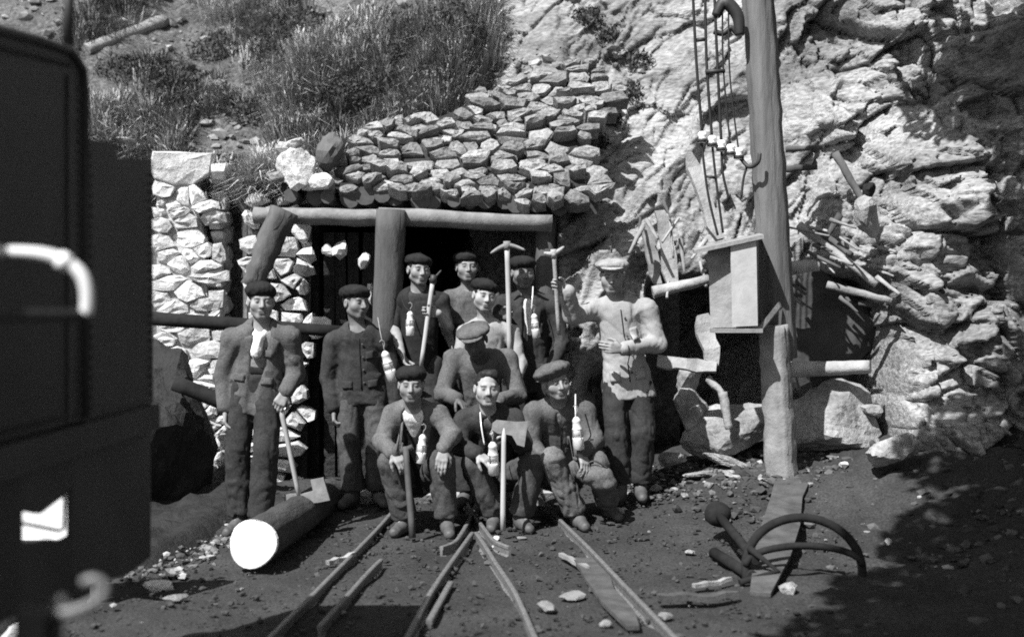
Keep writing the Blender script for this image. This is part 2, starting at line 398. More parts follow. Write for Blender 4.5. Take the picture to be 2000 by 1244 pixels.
def stone_panel(poly, O, U, Vv, Nn, row, wid, mat, parent, seed, gap=.010, thick=.16, jit=.03, name='stone', bulge=.03, asp=1.5, tilt=0.0, extra=(), skip=0):
    """irregular stones laid in rough courses inside poly (u,v); every stone its own mesh"""
    rnd = random.Random(seed); O = Vector(O)
    us = [p[0] for p in poly]; vs = [p[1] for p in poly]
    seeds = list(extra)
    v = min(vs) - row
    while v < max(vs) + row * 1.5:
        h = row * rnd.uniform(.55, 1.5); x = min(us) - wid * rnd.uniform(.5, 1.5)
        while x < max(us) + wid:
            wd = wid * rnd.choice((.4, .55, .8, 1., 1.4, 1.9, 2.4)); c = (x + wd / 2, v + h / 2 + rnd.uniform(-.42, .42) * row + tilt * x)
            if all((c[0] - e[0]) ** 2 + ((c[1] - e[1]) * asp) ** 2 > (e[2] if len(e) > 2 else .0) ** 2 for e in extra): seeds.append(c)
            x += wd
        v += h
    n = 0
    for i, s in enumerate(seeds):
        if not inside(s[:2], poly) or (len(s) < 3 and rnd.random() < skip): continue
        cell = [(s[0] - 1, s[1] - 1), (s[0] + 1, s[1] - 1), (s[0] + 1, s[1] + 1), (s[0] - 1, s[1] + 1)]
        for nn_, cc_ in (((1, 0), max(us) + .01), ((-1, 0), -min(us) + .01), ((0, 1), max(vs) + .01), ((0, -1), -min(vs) + .05)): cell = clip(cell, nn_, cc_)
        for j, t in enumerate(seeds):
            if i == j: continue
            dx = t[0] - s[0]; dy = t[1] - s[1]
            if abs(dx) > 1 or abs(dy) > .8: continue
            nx, ny = dx, dy * asp * asp; l = math.hypot(nx, ny)
            if l < 1e-6: continue
            wgt = .5
            cx_, cy_ = s[0] + dx * wgt, s[1] + dy * wgt
            nx /= l; ny /= l
            cell = clip(cell, (nx, ny), nx * cx_ + ny * cy_ - gap * rnd.uniform(.4, 1.7))
            if len(cell) < 3: break
        if len(cell) < 3: continue
        # resample + roughen the outline
        L = [math.dist(cell[k], cell[(k + 1) % len(cell)]) for k in range(len(cell))]; T = sum(L)
        if T < .12: continue
        m = 9 if T > .7 else 7; pts = []
        for k in range(m):
            d = (k + rnd.uniform(-.2, .2)) / m * T % T; e = 0
            while d > L[e]: d -= L[e]; e = (e + 1) % len(L)
            a = cell[e]; b = cell[(e + 1) % len(cell)]; t = d / max(L[e], 1e-6)
            pts.append((a[0] + (b[0] - a[0]) * t, a[1] + (b[1] - a[1]) * t))
        cxm = sum(p[0] for p in pts) / m; cym = sum(p[1] for p in pts) / m
        out = rnd.uniform(-1, 1) * jit; tx = rnd.uniform(-.25, .25); ty = rnd.uniform(-.10, .28)
        V = []
        for ring, (sc_, dz) in enumerate(((.96, -thick), (1, -.014), (.945, .0), (.5, bulge * rnd.uniform(-.1, 1)))):
            for p in pts:
                x = cxm + (p[0] - cxm) * sc_ + rnd.uniform(-1, 1) * .006; y = cym + (p[1] - cym) * sc_ + rnd.uniform(-1, 1) * .006
                zz = dz + out + ((x - cxm) * tx + (y - cym) * ty if ring else 0) + (rnd.uniform(-1, 1) * .010 if ring > 1 else 0)
                V.append(O + U * x + Vv * y + Nn * zz)
        V.append(O + U * cxm + Vv * cym + Nn * (out + bulge * rnd.uniform(.3, 1)))
        F = []
        for r in range(3):
            for k in range(m):
                kk = (k + 1) % m; F.append((r * m + k, r * m + kk, (r + 1) * m + kk, (r + 1) * m + k))
        F += [(3 * m + k, 3 * m + (k + 1) % m, 4 * m) for k in range(m)]
        MB().add(V, F).build(name, mat, parent); n += 1
    return n

def rock_mesh(seed, size, sub=3, planes=14, rough=.05, mat=None):
    import bmesh
    rnd = random.Random(seed); b = bmesh.new(); bmesh.ops.create_icosphere(b, subdivisions=sub, radius=1)
    D = np.array([v.co[:] for v in b.verts]); r = np.full(len(D), 1.6)
    for _ in range(planes):
        n = np.array([rnd.gauss(0, 1) for _ in range(3)]); n /= np.linalg.norm(n); h = rnd.uniform(.62, 1.0)
        dt = D @ n; r = np.where(dt > .05, np.minimum(r, h / np.maximum(dt, .05)), r)
    r = np.minimum(r, 1.35) * (1 + rough * 1.4 * fbm(D * 2.2 + seed, 4, seed) + .06 * np.abs(fbm(D * 5 + seed, 3, seed + 1)))
    Vn = D * r[:, None] * np.array(size)
    for v, c in zip(b.verts, Vn): v.co = c
    m = bpy.data.meshes.new('rock'); b.to_mesh(m); b.free()
    if mat: m.materials.append(mat)
    return m

def rock(name, loc, size, seed, mat, label, cat, group=None, rot=(0, 0, 0), sub=3, smooth=False):
    o = bpy.data.objects.new(name, rock_mesh(seed, size, sub, mat=mat)); COL.objects.link(o)
    o.location = loc; o.rotation_euler = rot
    return tag(o, label, cat, group)

# ---- dry stone wall above the portal
WO = Vector((0, 9.32, 2.30)); WU = Vector((1, 0, 0)); WV = Vector((0, .57, .8216)); WN = Vector((0, -.8216, .57))
def on_plane(px, py, O, U, V, N):
    d = Vector(((px - 1000) / K, 1, -(py - 600) / K)); c = Vector((0, 0, CH))
    t = (O - c).dot(N) / d.dot(N); p = c + d * t - O
    return (p.dot(U), p.dot(V))
wall = empty('dry_stone_wall', (-.5, 9.32, 2.3), 'dry stone wall of pale rubble heaped over the timber mine entrance', 'stone wall')
out_px = [(632, 372), (640, 320), (700, 262), (765, 232), (850, 212), (905, 190), (985, 152), (1060, 130), (1180, 120), (1225, 150), (1205, 205), (1150, 262), (1160, 320), (1178, 385), (1090, 394), (1010, 392), (930, 386), (880, 378), (760, 370)]
wpoly = [on_plane(x, y, WO, WU, WV, WN) for x, y in out_px]
big = [(870, 292, .17), (1058, 252, .22), (800, 255, .13), (905, 238, .1), (1025, 182, .13), (1100, 180, .1), (1165, 150, .12), (690, 300, .1), (760, 300, .1), (950, 280, .1), (905, 330, .11), (985, 300, .12), (1085, 285, .13), (820, 335, .11), (730, 265, .1), (700, 345, .1)]
ext = [(*on_plane(x, y, WO, WU, WV, WN), r * .75) for x, y, r in big]
stone_panel(wpoly, WO, WU, WV, WN, .074, .165, m_stone, wall, 5, gap=.006, thick=.12, jit=.05, bulge=.014, asp=2.0, tilt=.05, extra=ext, skip=.06)
core = MB().prism([WO + WU * u_ + WV * v_ - WN * .26 for u_, v_ in [(.25 + (a_ - .25) * .9 - .06, .75 + (b_ - .75) * .88) for a_, b_ in wpoly]], WN * .18); core.build('rubble_core', m_mortar, wall)
# loose stones at the left end of the wall
for i, (px, py, d, sx, sz, mt) in enumerate([(585, 325, 9.4, .13, .15, m_lime), (572, 283, 9.45, .07, .05, m_lime), (645, 295, 9.5, .10, .14, m_bark), (612, 358, 9.36, .05, .07, m_lime), (560, 300, 9.5, .08, .08, m_stone), (548, 345, 9.4, .05, .04, m_stone)]):
    p = P(px, py, d)
    lab = ['large pale boulder at the end of the stone wall beside the grass', 'small pale stone lying on top of the large boulder by the grass', 'dark brown rounded stump leaning at the end of the stone wall',
           'small upright pale stone wedged under the boulder at the wall end', 'half hidden stone in the grass behind the pale boulder', 'flat little stone at the edge of the grassy bank above the portal'][i]
    rock('boulder' if i != 2 else 'stump', p, (sx, .12, sz), 60 + i, mt, lab, 'boulder' if i != 2 else 'stump', rot=(0, .3 if i == 2 else 0, .4 * i))

# ---- stone pier on the left
pier = empty('stone_pier', (-2.7, 10.4, .0), 'tall rough masonry pier of pale stones beside the dark locomotive', 'stone pier')
PO = Vector((0, 10.2, 0)); PV = Vector((0, 0, 1)); PN = Vector((0, -1, 0))
pp = [on_plane(x, y, PO, WU, PV, PN) for x, y in [(296, 1010), (297, 302), (398, 300), (404, 380), (418, 430), (428, 520), (434, 640), (440, 760), (444, 1010)]]
capst = on_plane(350, 340, PO, WU, PV, PN)
stone_panel(pp, PO, WU, PV, PN, .105, .17, m_lime, pier, 11, gap=.004, thick=.13, jit=.022, bulge=.022, asp=1.7, tilt=.15, extra=[(capst[0], capst[1], .30)])
side = [(.03, .0), (.03, 2.68), (.40, 2.7), (.40, 0)]
SU = Vector((0, 1, 0))
stone_panel(side, Vector((-2.40, 10.2, 0)), SU, PV, Vector((1, 0, 0)), .13, .2, m_lime, pier, 12, gap=.009, thick=.12, jit=.02, asp=1.6)
MB().prism([PO + WU * a_ + PV * b_ + Vector((0, .035, 0)) for a_, b_ in [(x + (.03 if x < -2.7 else -.12), min(z, 2.72)) for x, z in pp]], (0, .4, 0)).build('pier_core', m_lightmortar, pier)

# ---- jamb of the tunnel
jamb = empty('stone_jamb', (-1.85, 9.75, 0), 'pale rubble jamb left of the tunnel mouth behind the leaning prop', 'stone wall')
JO = Vector((0, 9.70, 0))
jp = [on_plane(x, y, JO, WU, PV, PN) for x, y in [(470, 1000), (468, 372), (540, 380), (606, 385), (612, 430), (602, 480), (612, 560), (606, 1000)]]
stone_panel(jp, JO, WU, PV, PN, .13, .17, m_lime, jamb, 21, gap=.012, thick=.12, jit=.05, asp=1.3)
MB().prism([JO + WU * a_ + PV * b_ + Vector((0, .11, 0)) for a_, b_ in [(x + (.03 if x < -1.8 else -.05), z) for x, z in jp]], (0, .12, 0)).build('jamb_core', m_mortar, jamb)
# ================================================================== timber portal
portal = empty('mine_portal', (-.7, 9.5, 0), 'timber mine entrance of log posts and lintel under a roof of poles', 'mine entrance')
MB().rod(P(496, 421, 9.30), P(780, 426, 9.28), .062, .066, 14, 10, .010, 1).rod(P(740, 424, 9.27), P(1078, 436, 9.30), .07, .062, 12, 8, .012, 2).build('lintel', m_greywood, portal, True)
MB().rod(P(738, 1010, 9.18), P(764, 410, 9.18), .095, .108, 24, 14, .014, 3).build('post', m_bark, portal, True)
MB().rod(P(1072, 1000, 9.6), P(1066, 425, 9.6), .09, .085, 12, 8, .014, 4).build('post', m_bark, portal, True)
MB().rod(P(492, 560, 9.12), P(556, 412, 9.18), .075, .108, 22, 10, .018, 5).build('strut', m_bark, portal, True)
rp = random.Random(4)
for i, px in enumerate(range(575, 1165, 34)):
    py = 384 + rp.uniform(-5, 5) + (6 if px > 800 else -4) + (8 if px > 1000 else 0)
    f = P(px + rp.uniform(-9, 9), py + 4, 9.42 + rp.uniform(-.06, .05)); r = rp.uniform(.05, .08)
    MB().rod(f, f + Vector((rp.uniform(-.06, .06), 2.2 if px < 1050 else .5, .05)), r, r * .9, 11, 3, .006, 50 + i).build('roof_pole', m_darkhandle, portal, True)
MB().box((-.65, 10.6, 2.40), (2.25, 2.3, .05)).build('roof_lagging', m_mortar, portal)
# near-black boards filling in the shade at the left side of the mouth
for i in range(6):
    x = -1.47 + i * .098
    MB().box((x, 9.90 + .01 * (i % 2), 1.02), (.086, .03, 2.1), Matrix.Rotation(rp.uniform(-.02, .02), 3, 'Y')).build('shade_board', m_shade_fill, portal)
for i, (px, py, sx, sz) in enumerate([(640, 491, .055, .05), (664, 487, .06, .07), (714, 506, .05, .07), (600, 497, .07, .07), (592, 455, .08, .1), (590, 530, .06, .05), (722, 575, .03, .09), (622, 640, .08, .09)]):
    lab = ['small pale wedge stone in the dark tunnel side', 'rounded pale stone in the dark tunnel side above the second miner', 'squarish bright stone close beside the big post', 'bright stone under the lintel beside the leaning prop',
           'upper bright block of the jamb under the lintel', 'lowest bright stone of the jamb above the first miner', 'thin pale chip against the edge of the big post', 'rounded grey stone low in the tunnel side between two miners'][i]
    rock('stone', P(px, py, 9.62), (sx, .05, sz), 300 + i, m_lime, lab, 'stone', 'stones wedged in the tunnel side', sub=2)
# ---- dark rail across the pier
o = MB().rod(P(285, 621, 8.95), P(668, 648, 9.0), .052, .045, 10, 6, .006, 8).build('guard_rail', m_dull_black, None, True); tag(o, 'dark horizontal timber rail running past the stone pier behind the standing miner', 'rail')
o = MB().rod(P(340, 748, 8.98), P(452, 792, 9.02), .062, .06, 10, 4, .006, 9).build('leaning_timber', m_dull_black, None, True); tag(o, 'short dark timber sloping down across the lower stone pier', 'timber')

# ================================================================== locomotive
LX = -1.40
loco = empty('locomotive', (-1.7, 3.4, 0), 'big sooty black mine locomotive in the near corner with a pale hose on its side', 'locomotive')
def side_poly(pts, x0, x1, name, mat, parent=loco):
    return MB().prism([(x0, y, z) for y, z in pts], (x1 - x0, 0, 0)).build(name, mat, parent)
W_ = .62
side_poly([(.6, 1.10), (.6, 2.235), (2.4, 2.235), (3.3, 2.235), (3.63, 2.273), (3.905, 2.295), (4.015, 2.255), (4.03, 2.174), (4.03, 1.10)], LX, LX - W_, 'water_tank', m_loco)
side_poly([(4.034, 1.095), (4.034, 2.02), (4.367, 2.053), (4.3725, 1.998), (4.796, 2.0475), (4.807, 1.095)], LX - .004, LX - W_, 'bunker', m_loco)
side_poly([(.6, 1.0), (.6, 1.094), (4.78, 1.094), (4.78, 1.0)], LX + .03, LX - W_ - .03, 'running_board', m_loco)
def fz(px, py): y = -LX * K / (1000 - px); return (y, CH - (py - 600) * y / K)
FX = (LX - .008, LX - .03)
hb = [fz(50, 996), fz(85, 1003), fz(134, 966), fz(148, 949)]
side_poly([hb[0], hb[1], hb[2], hb[3], (hb[3][0], .996), (hb[0][0], .996)], *FX, 'frame_plate', m_loco)
lo_ = [fz(50, 1058), fz(85, 1058), fz(104, 1052), fz(120, 1060), fz(148, 1045)]
side_poly(lo_ + [(lo_[-1][0], .54), (lo_[0][0], .60)], *FX, 'frame_plate', m_loco)
side_poly([(.6, .996), (.6, .62), (lo_[0][0] - .001, .60), (hb[0][0] - .001, .996)], *FX, 'frame_plate', m_loco)
side_poly([(hb[3][0] + .001, .996), (hb[3][0] + .001, .54), (4.25, .53), (4.5, .49), (4.79, .50), (4.79, .996)], *FX, 'frame_plate', m_loco)
MB().tube([Vector((LX - .02, *fz(44, 1019))), Vector((LX - .02, *fz(128, 1036))), Vector((LX - .02, *fz(137, 1033))), Vector((LX - .02, *fz(139, 955)))], .0055, 8).build('drain_pipe', m_loco, loco, True)
for y in (1.4, 2.9):
    for x in (LX - .08, LX - W_ + .10):
        MB().lathe([(.05, -.05), (.25, -.05), (.28, -.04), (.28, -.01), (.26, 0), (.21, .0), (.19, -.02), (.07, -.02), (.06, .015), (.03, .015)], (x, y, .27), (1, 0, 0), 24).build('wheel', m_loco, loco)
rim = [(LX + .005, y, z) for y, z in [(.7, 2.22), (2.4, 2.22), (3.3, 2.22), (3.63, 2.258), (3.89, 2.28), (3.995, 2.243), (4.015, 2.17), (4.015, 1.7), (4.015, 1.11)]]
MB().tube(rim, .015, 8).build('rim', m_loco, loco, True)
mb = MB()
def rivets(y0_, z0_, y1_, z1_, n):
    for i in range(n):
        t = (i + .5) / n; mb.lathe([(.009, 0), (.008, .005), (.004, .007)], (LX + .001, y0_ + (y1_ - y0_) * t, z0_ + (z1_ - z0_) * t), (1, 0, 0), 7)
rivets(2.4, 2.17, 3.3, 2.17, 26); rivets(3.3, 2.17, 3.9, 2.235, 17); rivets(3.97, 2.19, 3.97, 1.12, 32); rivets(4.08, 1.99, 4.08, 1.12, 26); rivets(4.76, 2.0, 4.76, 1.12, 26); rivets(2.6, 1.13, 3.95, 1.13, 40)
o = mb.build('rivets', m_loco, loco); o['kind'] = 'stuff'
side_poly([(3.86, 1.11), (3.86, 2.2), (3.885, 2.2), (3.885, 1.11)], LX + .008, LX - .01, 'seam_strip', m_loco)
MB().rod(P(133, 90, 3.95), P(135, -60, 3.95), .017, .016, 10).build('stove_pipe', m_iron, loco, True)
# hose curving out of the side
HZ = 2.6
hp = [(LX + .0, 2.35, 1.60), (-1.25, 2.45, 1.60), P(-20, 489, HZ), P(40, 492, HZ), P(85, 497, HZ), P(125, 510, HZ), P(155, 532, HZ), P(168, 560, HZ), P(170, 598, HZ), P(166, 612, HZ)]
def spline(pts, n=5):
    pts = [Vector(p) for p in pts]; out = []
    for i in range(len(pts) - 1):
        a = pts[max(i - 1, 0)]; b = pts[i]; c = pts[i + 1]; d = pts[min(i + 2, len(pts) - 1)]
        for k in range(n):
            t = k / n; out.append(.5 * ((2 * b) + (c - a) * t + (2 * a - 5 * b + 4 * c - d) * t * t + (3 * b - a - 3 * c + d) * t ** 3))
    return out + [pts[-1]]
hs = MB().tube(spline(hp), [.006 + .008 * min(1, i / 22) for i in range(len(spline(hp)))], 12).build('hose', m_hose, loco, True)
MB().rod(P(116, 506, HZ), P(136, 516, HZ), .019, .019, 12).build('hose_clip', m_white, hs, True)
MB().rod((LX, 2.3, 1.455), P(168, 616, HZ), .013, .013, 10).build('hose_pipe', m_iron, loco, True)
# a whitewashed board that shows through the gap in the frame
o = MB().box((-2.36, 6.15, .55), (.9, .05, .50), bev=.01).build('whitewashed_board', m_white)
for x in (-2.7, -2.1): MB().box((x, 6.21, .35), (.05, .05, .78)).build('leg', m_bark, o)
tag(o, 'whitewashed board glimpsed through the gap in the locomotive frame', 'board')
rock('shade_heap', (-3.3, 9.25, .02), (.80, .62, 1.12), 91, m_shade_fill, 'added black heap standing in for shade between locomotive and stone pier', 'shade heap', sub=5)  # dark heap added where shade covers the foot of the pier
# dark sheet painting in the ground shade left of the trodden edge
ax_ = np.arange(-5, -1.55, .04); ay_ = np.arange(3.5, 10.15, .04); Xs, Ys = np.meshgrid(ax_, ay_, indexing='ij'); xs_, ys_ = Xs.ravel(), Ys.ravel()
p_ = np.stack([xs_, ys_, 0 * xs_], 1); edge = np.interp(ys_, [4.8, 5.6, 6.66, 7.3, 7.95, 8.6, 9.4, 10.2], [-2.9, -2.45, -2.2, -2.02, -1.90, -1.84, -1.9, -2.0])
dd_ = edge - xs_ + .05 * fbm(p_ * 4, 3, 92)
zz_ = ground_z(xs_, ys_) - .10 + .17 * sst(-.12, .16, dd_) + .05 * sst(0, .3, dd_) * fbm(p_ * 6, 4, 93)
tag(link('shade_sheet', mesh_np('shade_sheet', np.stack([xs_, ys_, zz_], 1), grid_faces(len(ax_), len(ay_)), m_shade_fill), origin=(0, 0, 0)), kind='structure')
# coupling hook and chain end on the ground
hk = [(px, py) for px, py in [(75, 1193), (120, 1197), (160, 1188), (195, 1168), (206, 1150), (196, 1134), (178, 1131), (163, 1138)]]
def on_ground(px, py, lift=0):
    d = K * CH / (py - 600)
    for _ in range(12):
        p = P(px, py, d); d = K * (CH - gz(p.x, p.y)) / (py - 600)
    p = P(px, py, d); return Vector((p.x, p.y, gz(p.x, p.y) + lift))
HD = 2.05
ch = empty('coupling_hook', P(90, 1210, HD), 'curved iron coupling hook sticking up in the near corner beside the locomotive', 'hook')
hpts = spline([P(x, y, HD) for x, y in hk], 5)
MB().tube(hpts, [.0085 + .0012 * math.sin(i * .2) for i in range(len(hpts))], 10).build('hook', m_steel, ch, True)
MB().rod(P(106, 1182, HD + .03), P(130, 1172, HD + .03), .014, .012, 10).build('pin', m_steel, ch, True)
MB().box(P(75, 1262, HD), (.07, .06, .14), bev=.01).build('bracket', m_iron, ch)
b_ = P(75, 1262, HD); MB().rod((b_.x, b_.y, -.02), (b_.x, b_.y, b_.z - .05), .022, .02, 10).build('stand', m_iron, ch, True)
rock('boulder', P(42, 1236, 5.55), (.09, .06, .06), 71, m_lime, 'bright white blurred stone in the near corner by the coupling hook', 'boulder', sub=3)

# ================================================================== tracks
sw = empty('railway_switch', (-.1, 7.2, 0), 'narrow gauge rails meeting at a crossing in front of the squatting miners', 'railway track')
def rail(pts, name, parent, w=.025, h=.075, top=.045):
    pts = [Vector(p) for p in pts]; mb = MB(); V = []; F = []
    prof = [(-w * .9, -h), (-w * .9, -h + .012), (-.008, -h + .02), (-.008, -.026), (-w / 2, -.02), (-w / 2, -.004), (-w / 2 + .006, 0), (w / 2 - .006, 0), (w / 2, -.004), (w / 2, -.02), (.008, -.026), (.008, -h + .02), (w * .9, -h + .012), (w * .9, -h)]
    n = len(prof)
    for j, p in enumerate(pts):
        t = (pts[min(j + 1, len(pts) - 1)] - pts[max(j - 1, 0)]); t.z = 0; t.normalize(); s_ = Vector((t.y, -t.x, 0))
        for a_, b_ in prof: V.append(p + s_ * a_ + Vector((0, 0, top + b_)))
    for j in range(len(pts) - 1):
        for i in range(n): k = (i + 1) % n; F.append((j * n + i, j * n + k, (j + 1) * n + k, (j + 1) * n + i))
    F += [tuple(range(n)), tuple((len(pts) - 1) * n + i for i in range(n))[::-1]]
    return mb.add(V, F).build(name, m_steel, parent)
def gp(l): return spline([on_ground(x, y) for x, y in l], 6)
def ext(pts, y):
    a, b = pts[0], pts[3]; d = (a - b); t = (y - a.y) / d.y; q = a + d * t; q.z = 0; return [q] + pts
def extf(pts, y):
    a, b = pts[-1], pts[-4]; d = a - b; t = (y - a.y) / d.y; q = a + d * t; q.z = gz(q.x, q.y); return pts + [q]
rail(extf(ext(gp([(548, 1240), (622, 1164), (700, 1083), (742, 1038), (766, 1010)]), 2.5), 9.3), 'rail', sw)
rail(extf(ext(gp([(1298, 1240), (1225, 1163), (1150, 1082), (1100, 1032), (1070, 1000)]), 2.5), 9.3), 'rail', sw)
rail(ext(gp([(806, 1240), (842, 1170), (885, 1105), (908, 1072), (922, 1052)]), 2.5), 'rail', sw)
rail(ext(gp([(1036, 1240), (1005, 1170), (968, 1112), (945, 1074), (930, 1052)]), 2.5), 'rail', sw)
rail(gp([(624, 1240), (672, 1185), (720, 1130), (744, 1106)]), 'check_rail', sw)
rail(extf(gp([(862, 1081), (888, 1070), (903, 1050), (917, 1024)]), 8.9), 'wing_rail', sw)
rail(extf(gp([(996, 1081), (966, 1068), (949, 1048), (932, 1024)]), 8.9), 'wing_rail', sw)
rail(gp([(838, 1222), (862, 1178), (880, 1145)]), 'check_rail', sw, w=.03, top=.03)

# ---- big log and other pieces on the ground
la = P(494, 1112, 6.82); lb = Vector((-1.33, 9.0, .10)); la.z = .155
lg = empty('felled_log', (la + lb) / 2 - Vector((0, 0, .12)), 'felled log with bright sawn end lying left of the rails', 'log')
MB().rod(la, lb, .132, .118, 26, 22, .008, 12, caps=False).build('bark', m_logbark, lg, True)
dr = (la - lb).normalized(); q_ = dr.to_track_quat('Z', 'Y'); rl = random.Random(8); V = []
for k, (rr, zz) in enumerate(((.138, -.01), (.131, .004), (.08, .006))):
    for i in range(26):
        th = 2 * math.pi * i / 26; wob = 1 + .035 * math.sin(th * 3 + 1) + .03 * math.sin(th * 2)
        V.append(la + q_ @ Vector((rr * wob * math.cos(th), rr * wob * math.sin(th), zz)))
V.append(la + dr * .006)
F = [(r * 26 + i, r * 26 + (i + 1) % 26, (r + 1) * 26 + (i + 1) % 26, (r + 1) * 26 + i) for r in (0, 1) for i in range(26)] + [(52 + i, 52 + (i + 1) % 26, 78) for i in range(26)]
MB().add(V, F).build('sawn_end', m_cut, lg)

def plank(a, b, wdt, th, mat, name, label, cat, up=(0, -.4, 1), group=None, seed=0):
    a = Vector(a); b = Vector(b); d = (b - a); l = d.length; d.normalize(); u = Vector(up); s_ = d.cross(u).normalized(); u = s_.cross(d)
    R = Matrix((d, s_, u)).transposed(); rs = random.Random(seed + 5)
    mb = MB(); n = 6; V = []; F = []
    for j in range(n + 1):
        t = j / n; e0 = 1 + rs.uniform(-.22, .22); e1 = 1 + rs.uniform(-.22, .22); z = rs.uniform(-.3, .3) * th
        if j in (0, n): e0 *= rs.uniform(.2, 1); e1 *= rs.uniform(.2, 1)
        c = a + d * (l * t)
        for x, y in ((-e0, -1), (e1, -1), (e1, 1), (-e0, 1)): V.append(c + s_ * x * wdt / 2 + u * (y * th / 2 + z))
    for j in range(n):
        for i in range(4): k = (i + 1) % 4; F.append((j * 4 + i, j * 4 + k, j * 4 + 4 + k, j * 4 + 4 + i))
    F += [(0, 1, 2, 3), (n * 4 + 3, n * 4 + 2, n * 4 + 1, n * 4)]
    return tag(mb.add(V, F).build(name, mat), label, cat, group)
plank(P(700, 976, 9.0) , P(1125, 972, 9.15), .12, .10, m_pale, 'squared_sleeper', 'pale squared timber lying across the track behind the squatting miners', 'timber')
plank(on_ground(1135, 1100, .02), on_ground(1240, 1236, .02), .12, .02, m_board, 'weathered_board', 'weathered splintered board lying just inside the outer rail', 'board', (0, 0, 1))
plank(on_ground(1095, 1090, .02), on_ground(1150, 1120, .03), .03, .02, m_greywood, 'wood_splinter', 'thin wood splinter by the tip of the weathered board', 'splinter', (0, 0, 1))
plank(on_ground(1285, 1180, .03), on_ground(1440, 1174, .03), .06, .03, m_board, 'pale_board', 'pale grey board lying flat right of the outer rail', 'board', (0, 0, 1))
plank(on_ground(1355, 1156, .03), on_ground(1428, 1146, .04), .03, .02, m_greywood, 'wood_splinter', 'short pale splinter just beyond the flat grey board', 'splinter', (0, 0, 1))
plank(on_ground(640, 1107, .02), on_ground(693, 1096, .04), .035, .025, m_pale, 'wood_splinter', 'bright splinter of wood against the near outer rail', 'splinter', (0, 0, 1))
plank(on_ground(1570, 955, .02), on_ground(1490, 1170, .02), .22, .02, m_board, 'light_band_plank', 'wide plank standing in for a lighter band of ground at the pole foot', 'plank', (0, 0, 1))  # plank added for the lighter ground between the shadow-like marks
for i, (px, py, sx, sy, sz, mt, lab) in enumerate([
    (310, 1146, .085, .05, .03, m_lime, 'flat pale stone lying alone left of the sawn log end'),
    (345, 1168, .07, .04, .012, m_stone, 'thin slab just in front of the flat pale stone'),
    (640, 975, .03, .03, .05, m_lime, 'small pointed pale stone at the far end of the felled log'),
    (970, 1054, .022, .02, .015, m_lime, 'small pale pebble in front of the upright axe handle'),
    (1115, 1165, .08, .05, .02, m_greywood, 'larger flat chip between the inner and outer rail'),
    (1068, 1190, .07, .05, .025, m_greywood, 'low grey lump near the inner rail'),
    (1020, 1052, .035, .02, .012, m_greywood, 'flat chip of stone beyond the wing rail flare'),
    (1540, 1160, .05, .045, .04, m_stone, 'round grey stone under the stand-in wheel'),
    (1650, 1008, .05, .04, .03, m_lime, 'bright angular stone beyond the stand-in wheel'),
    (1775, 957, .05, .04, .03, m_lime, 'bright stone on the rubble slope beneath the pale cliff foot'),
    (1735, 1068, .025, .03, .03, m_lime, 'little bright stone right of the stand-in wheel'),
    (1345, 1080, .05, .03, .015, m_stone, 'thin grey stone left of the stand-in ball'),
    (1300, 1205, .04, .04, .02, m_stone, 'grey stone in front of the flat grey board'),
    (1185, 1222, .03, .03, .02, m_stone, 'grey stone at the near end of the weathered board'),
    (1450, 1080, .04, .03, .02, m_stone, 'grey pebble between the stand-in ball and wheel')]):
    rock('stone', on_ground(px, py, sz * .5), (sx, sy, sz), 400 + i, mt, lab, 'stone', 'loose stones on the ground', rot=(0, 0, i), sub=2)

# ---- solid wheel and ball lever added in place of dark shadow-like marks
wh = empty('shadow_wheel', on_ground(1565, 1165), 'dark wheel standing in for a shadow-like wheel mark on the rubble', 'wheel')
c_ = on_ground(1570, 1140, .04)
wc = Vector((c_.x, c_.y, c_.z + .04)); tl = Matrix.Rotation(math.radians(-14), 3, 'X')
ring = [wc + tl @ Vector((.31 * math.cos(t), 0, .27 * math.sin(t))) for t in np.linspace(-.5, math.pi + .5, 30)]
MB().tube(ring, .024, 10).build('rim', m_dull_black, wh, True)
arc = [wc + tl @ Vector((.31 * math.cos(t), -.02, .02 + .10 * math.sin(t))) for t in np.linspace(-.05, math.pi + .05, 16)]
MB().tube(arc, .019, 8).build('shadow_spoke', m_dull_black, wh, True)
MB().tube([wc + Vector((-.30, -.02, .12)), wc + Vector((-.15, -.05, -.0)), wc + Vector((-.36, -.10, -.05))], .018, 8).build('shadow_spoke', m_dull_black, wh, True)
bl = empty('shadow_lever', on_ground(1405, 1050), 'dark ball lever standing in for a shadow-like mark beside the wheel', 'lever')
bc = on_ground(1402, 1055, .16)
MB().lathe([(.02, -.075), (.06, -.06), (.08, -.02), (.08, .02), (.06, .06), (.02, .075)], bc, (.4, -.2, 1), 16).build('shadow_ball', m_dull_black, bl, True)
MB().rod(bc, wc + Vector((-.26, -.02, .05)), .028, .024, 10).build('rod', m_dull_black, bl, True)
MB().rod(on_ground(1395, 1090, .03), wc + Vector((-.28, -.04, -.03)), .035, .03, 10).build('shadow_foot', m_dull_black, bl, True)

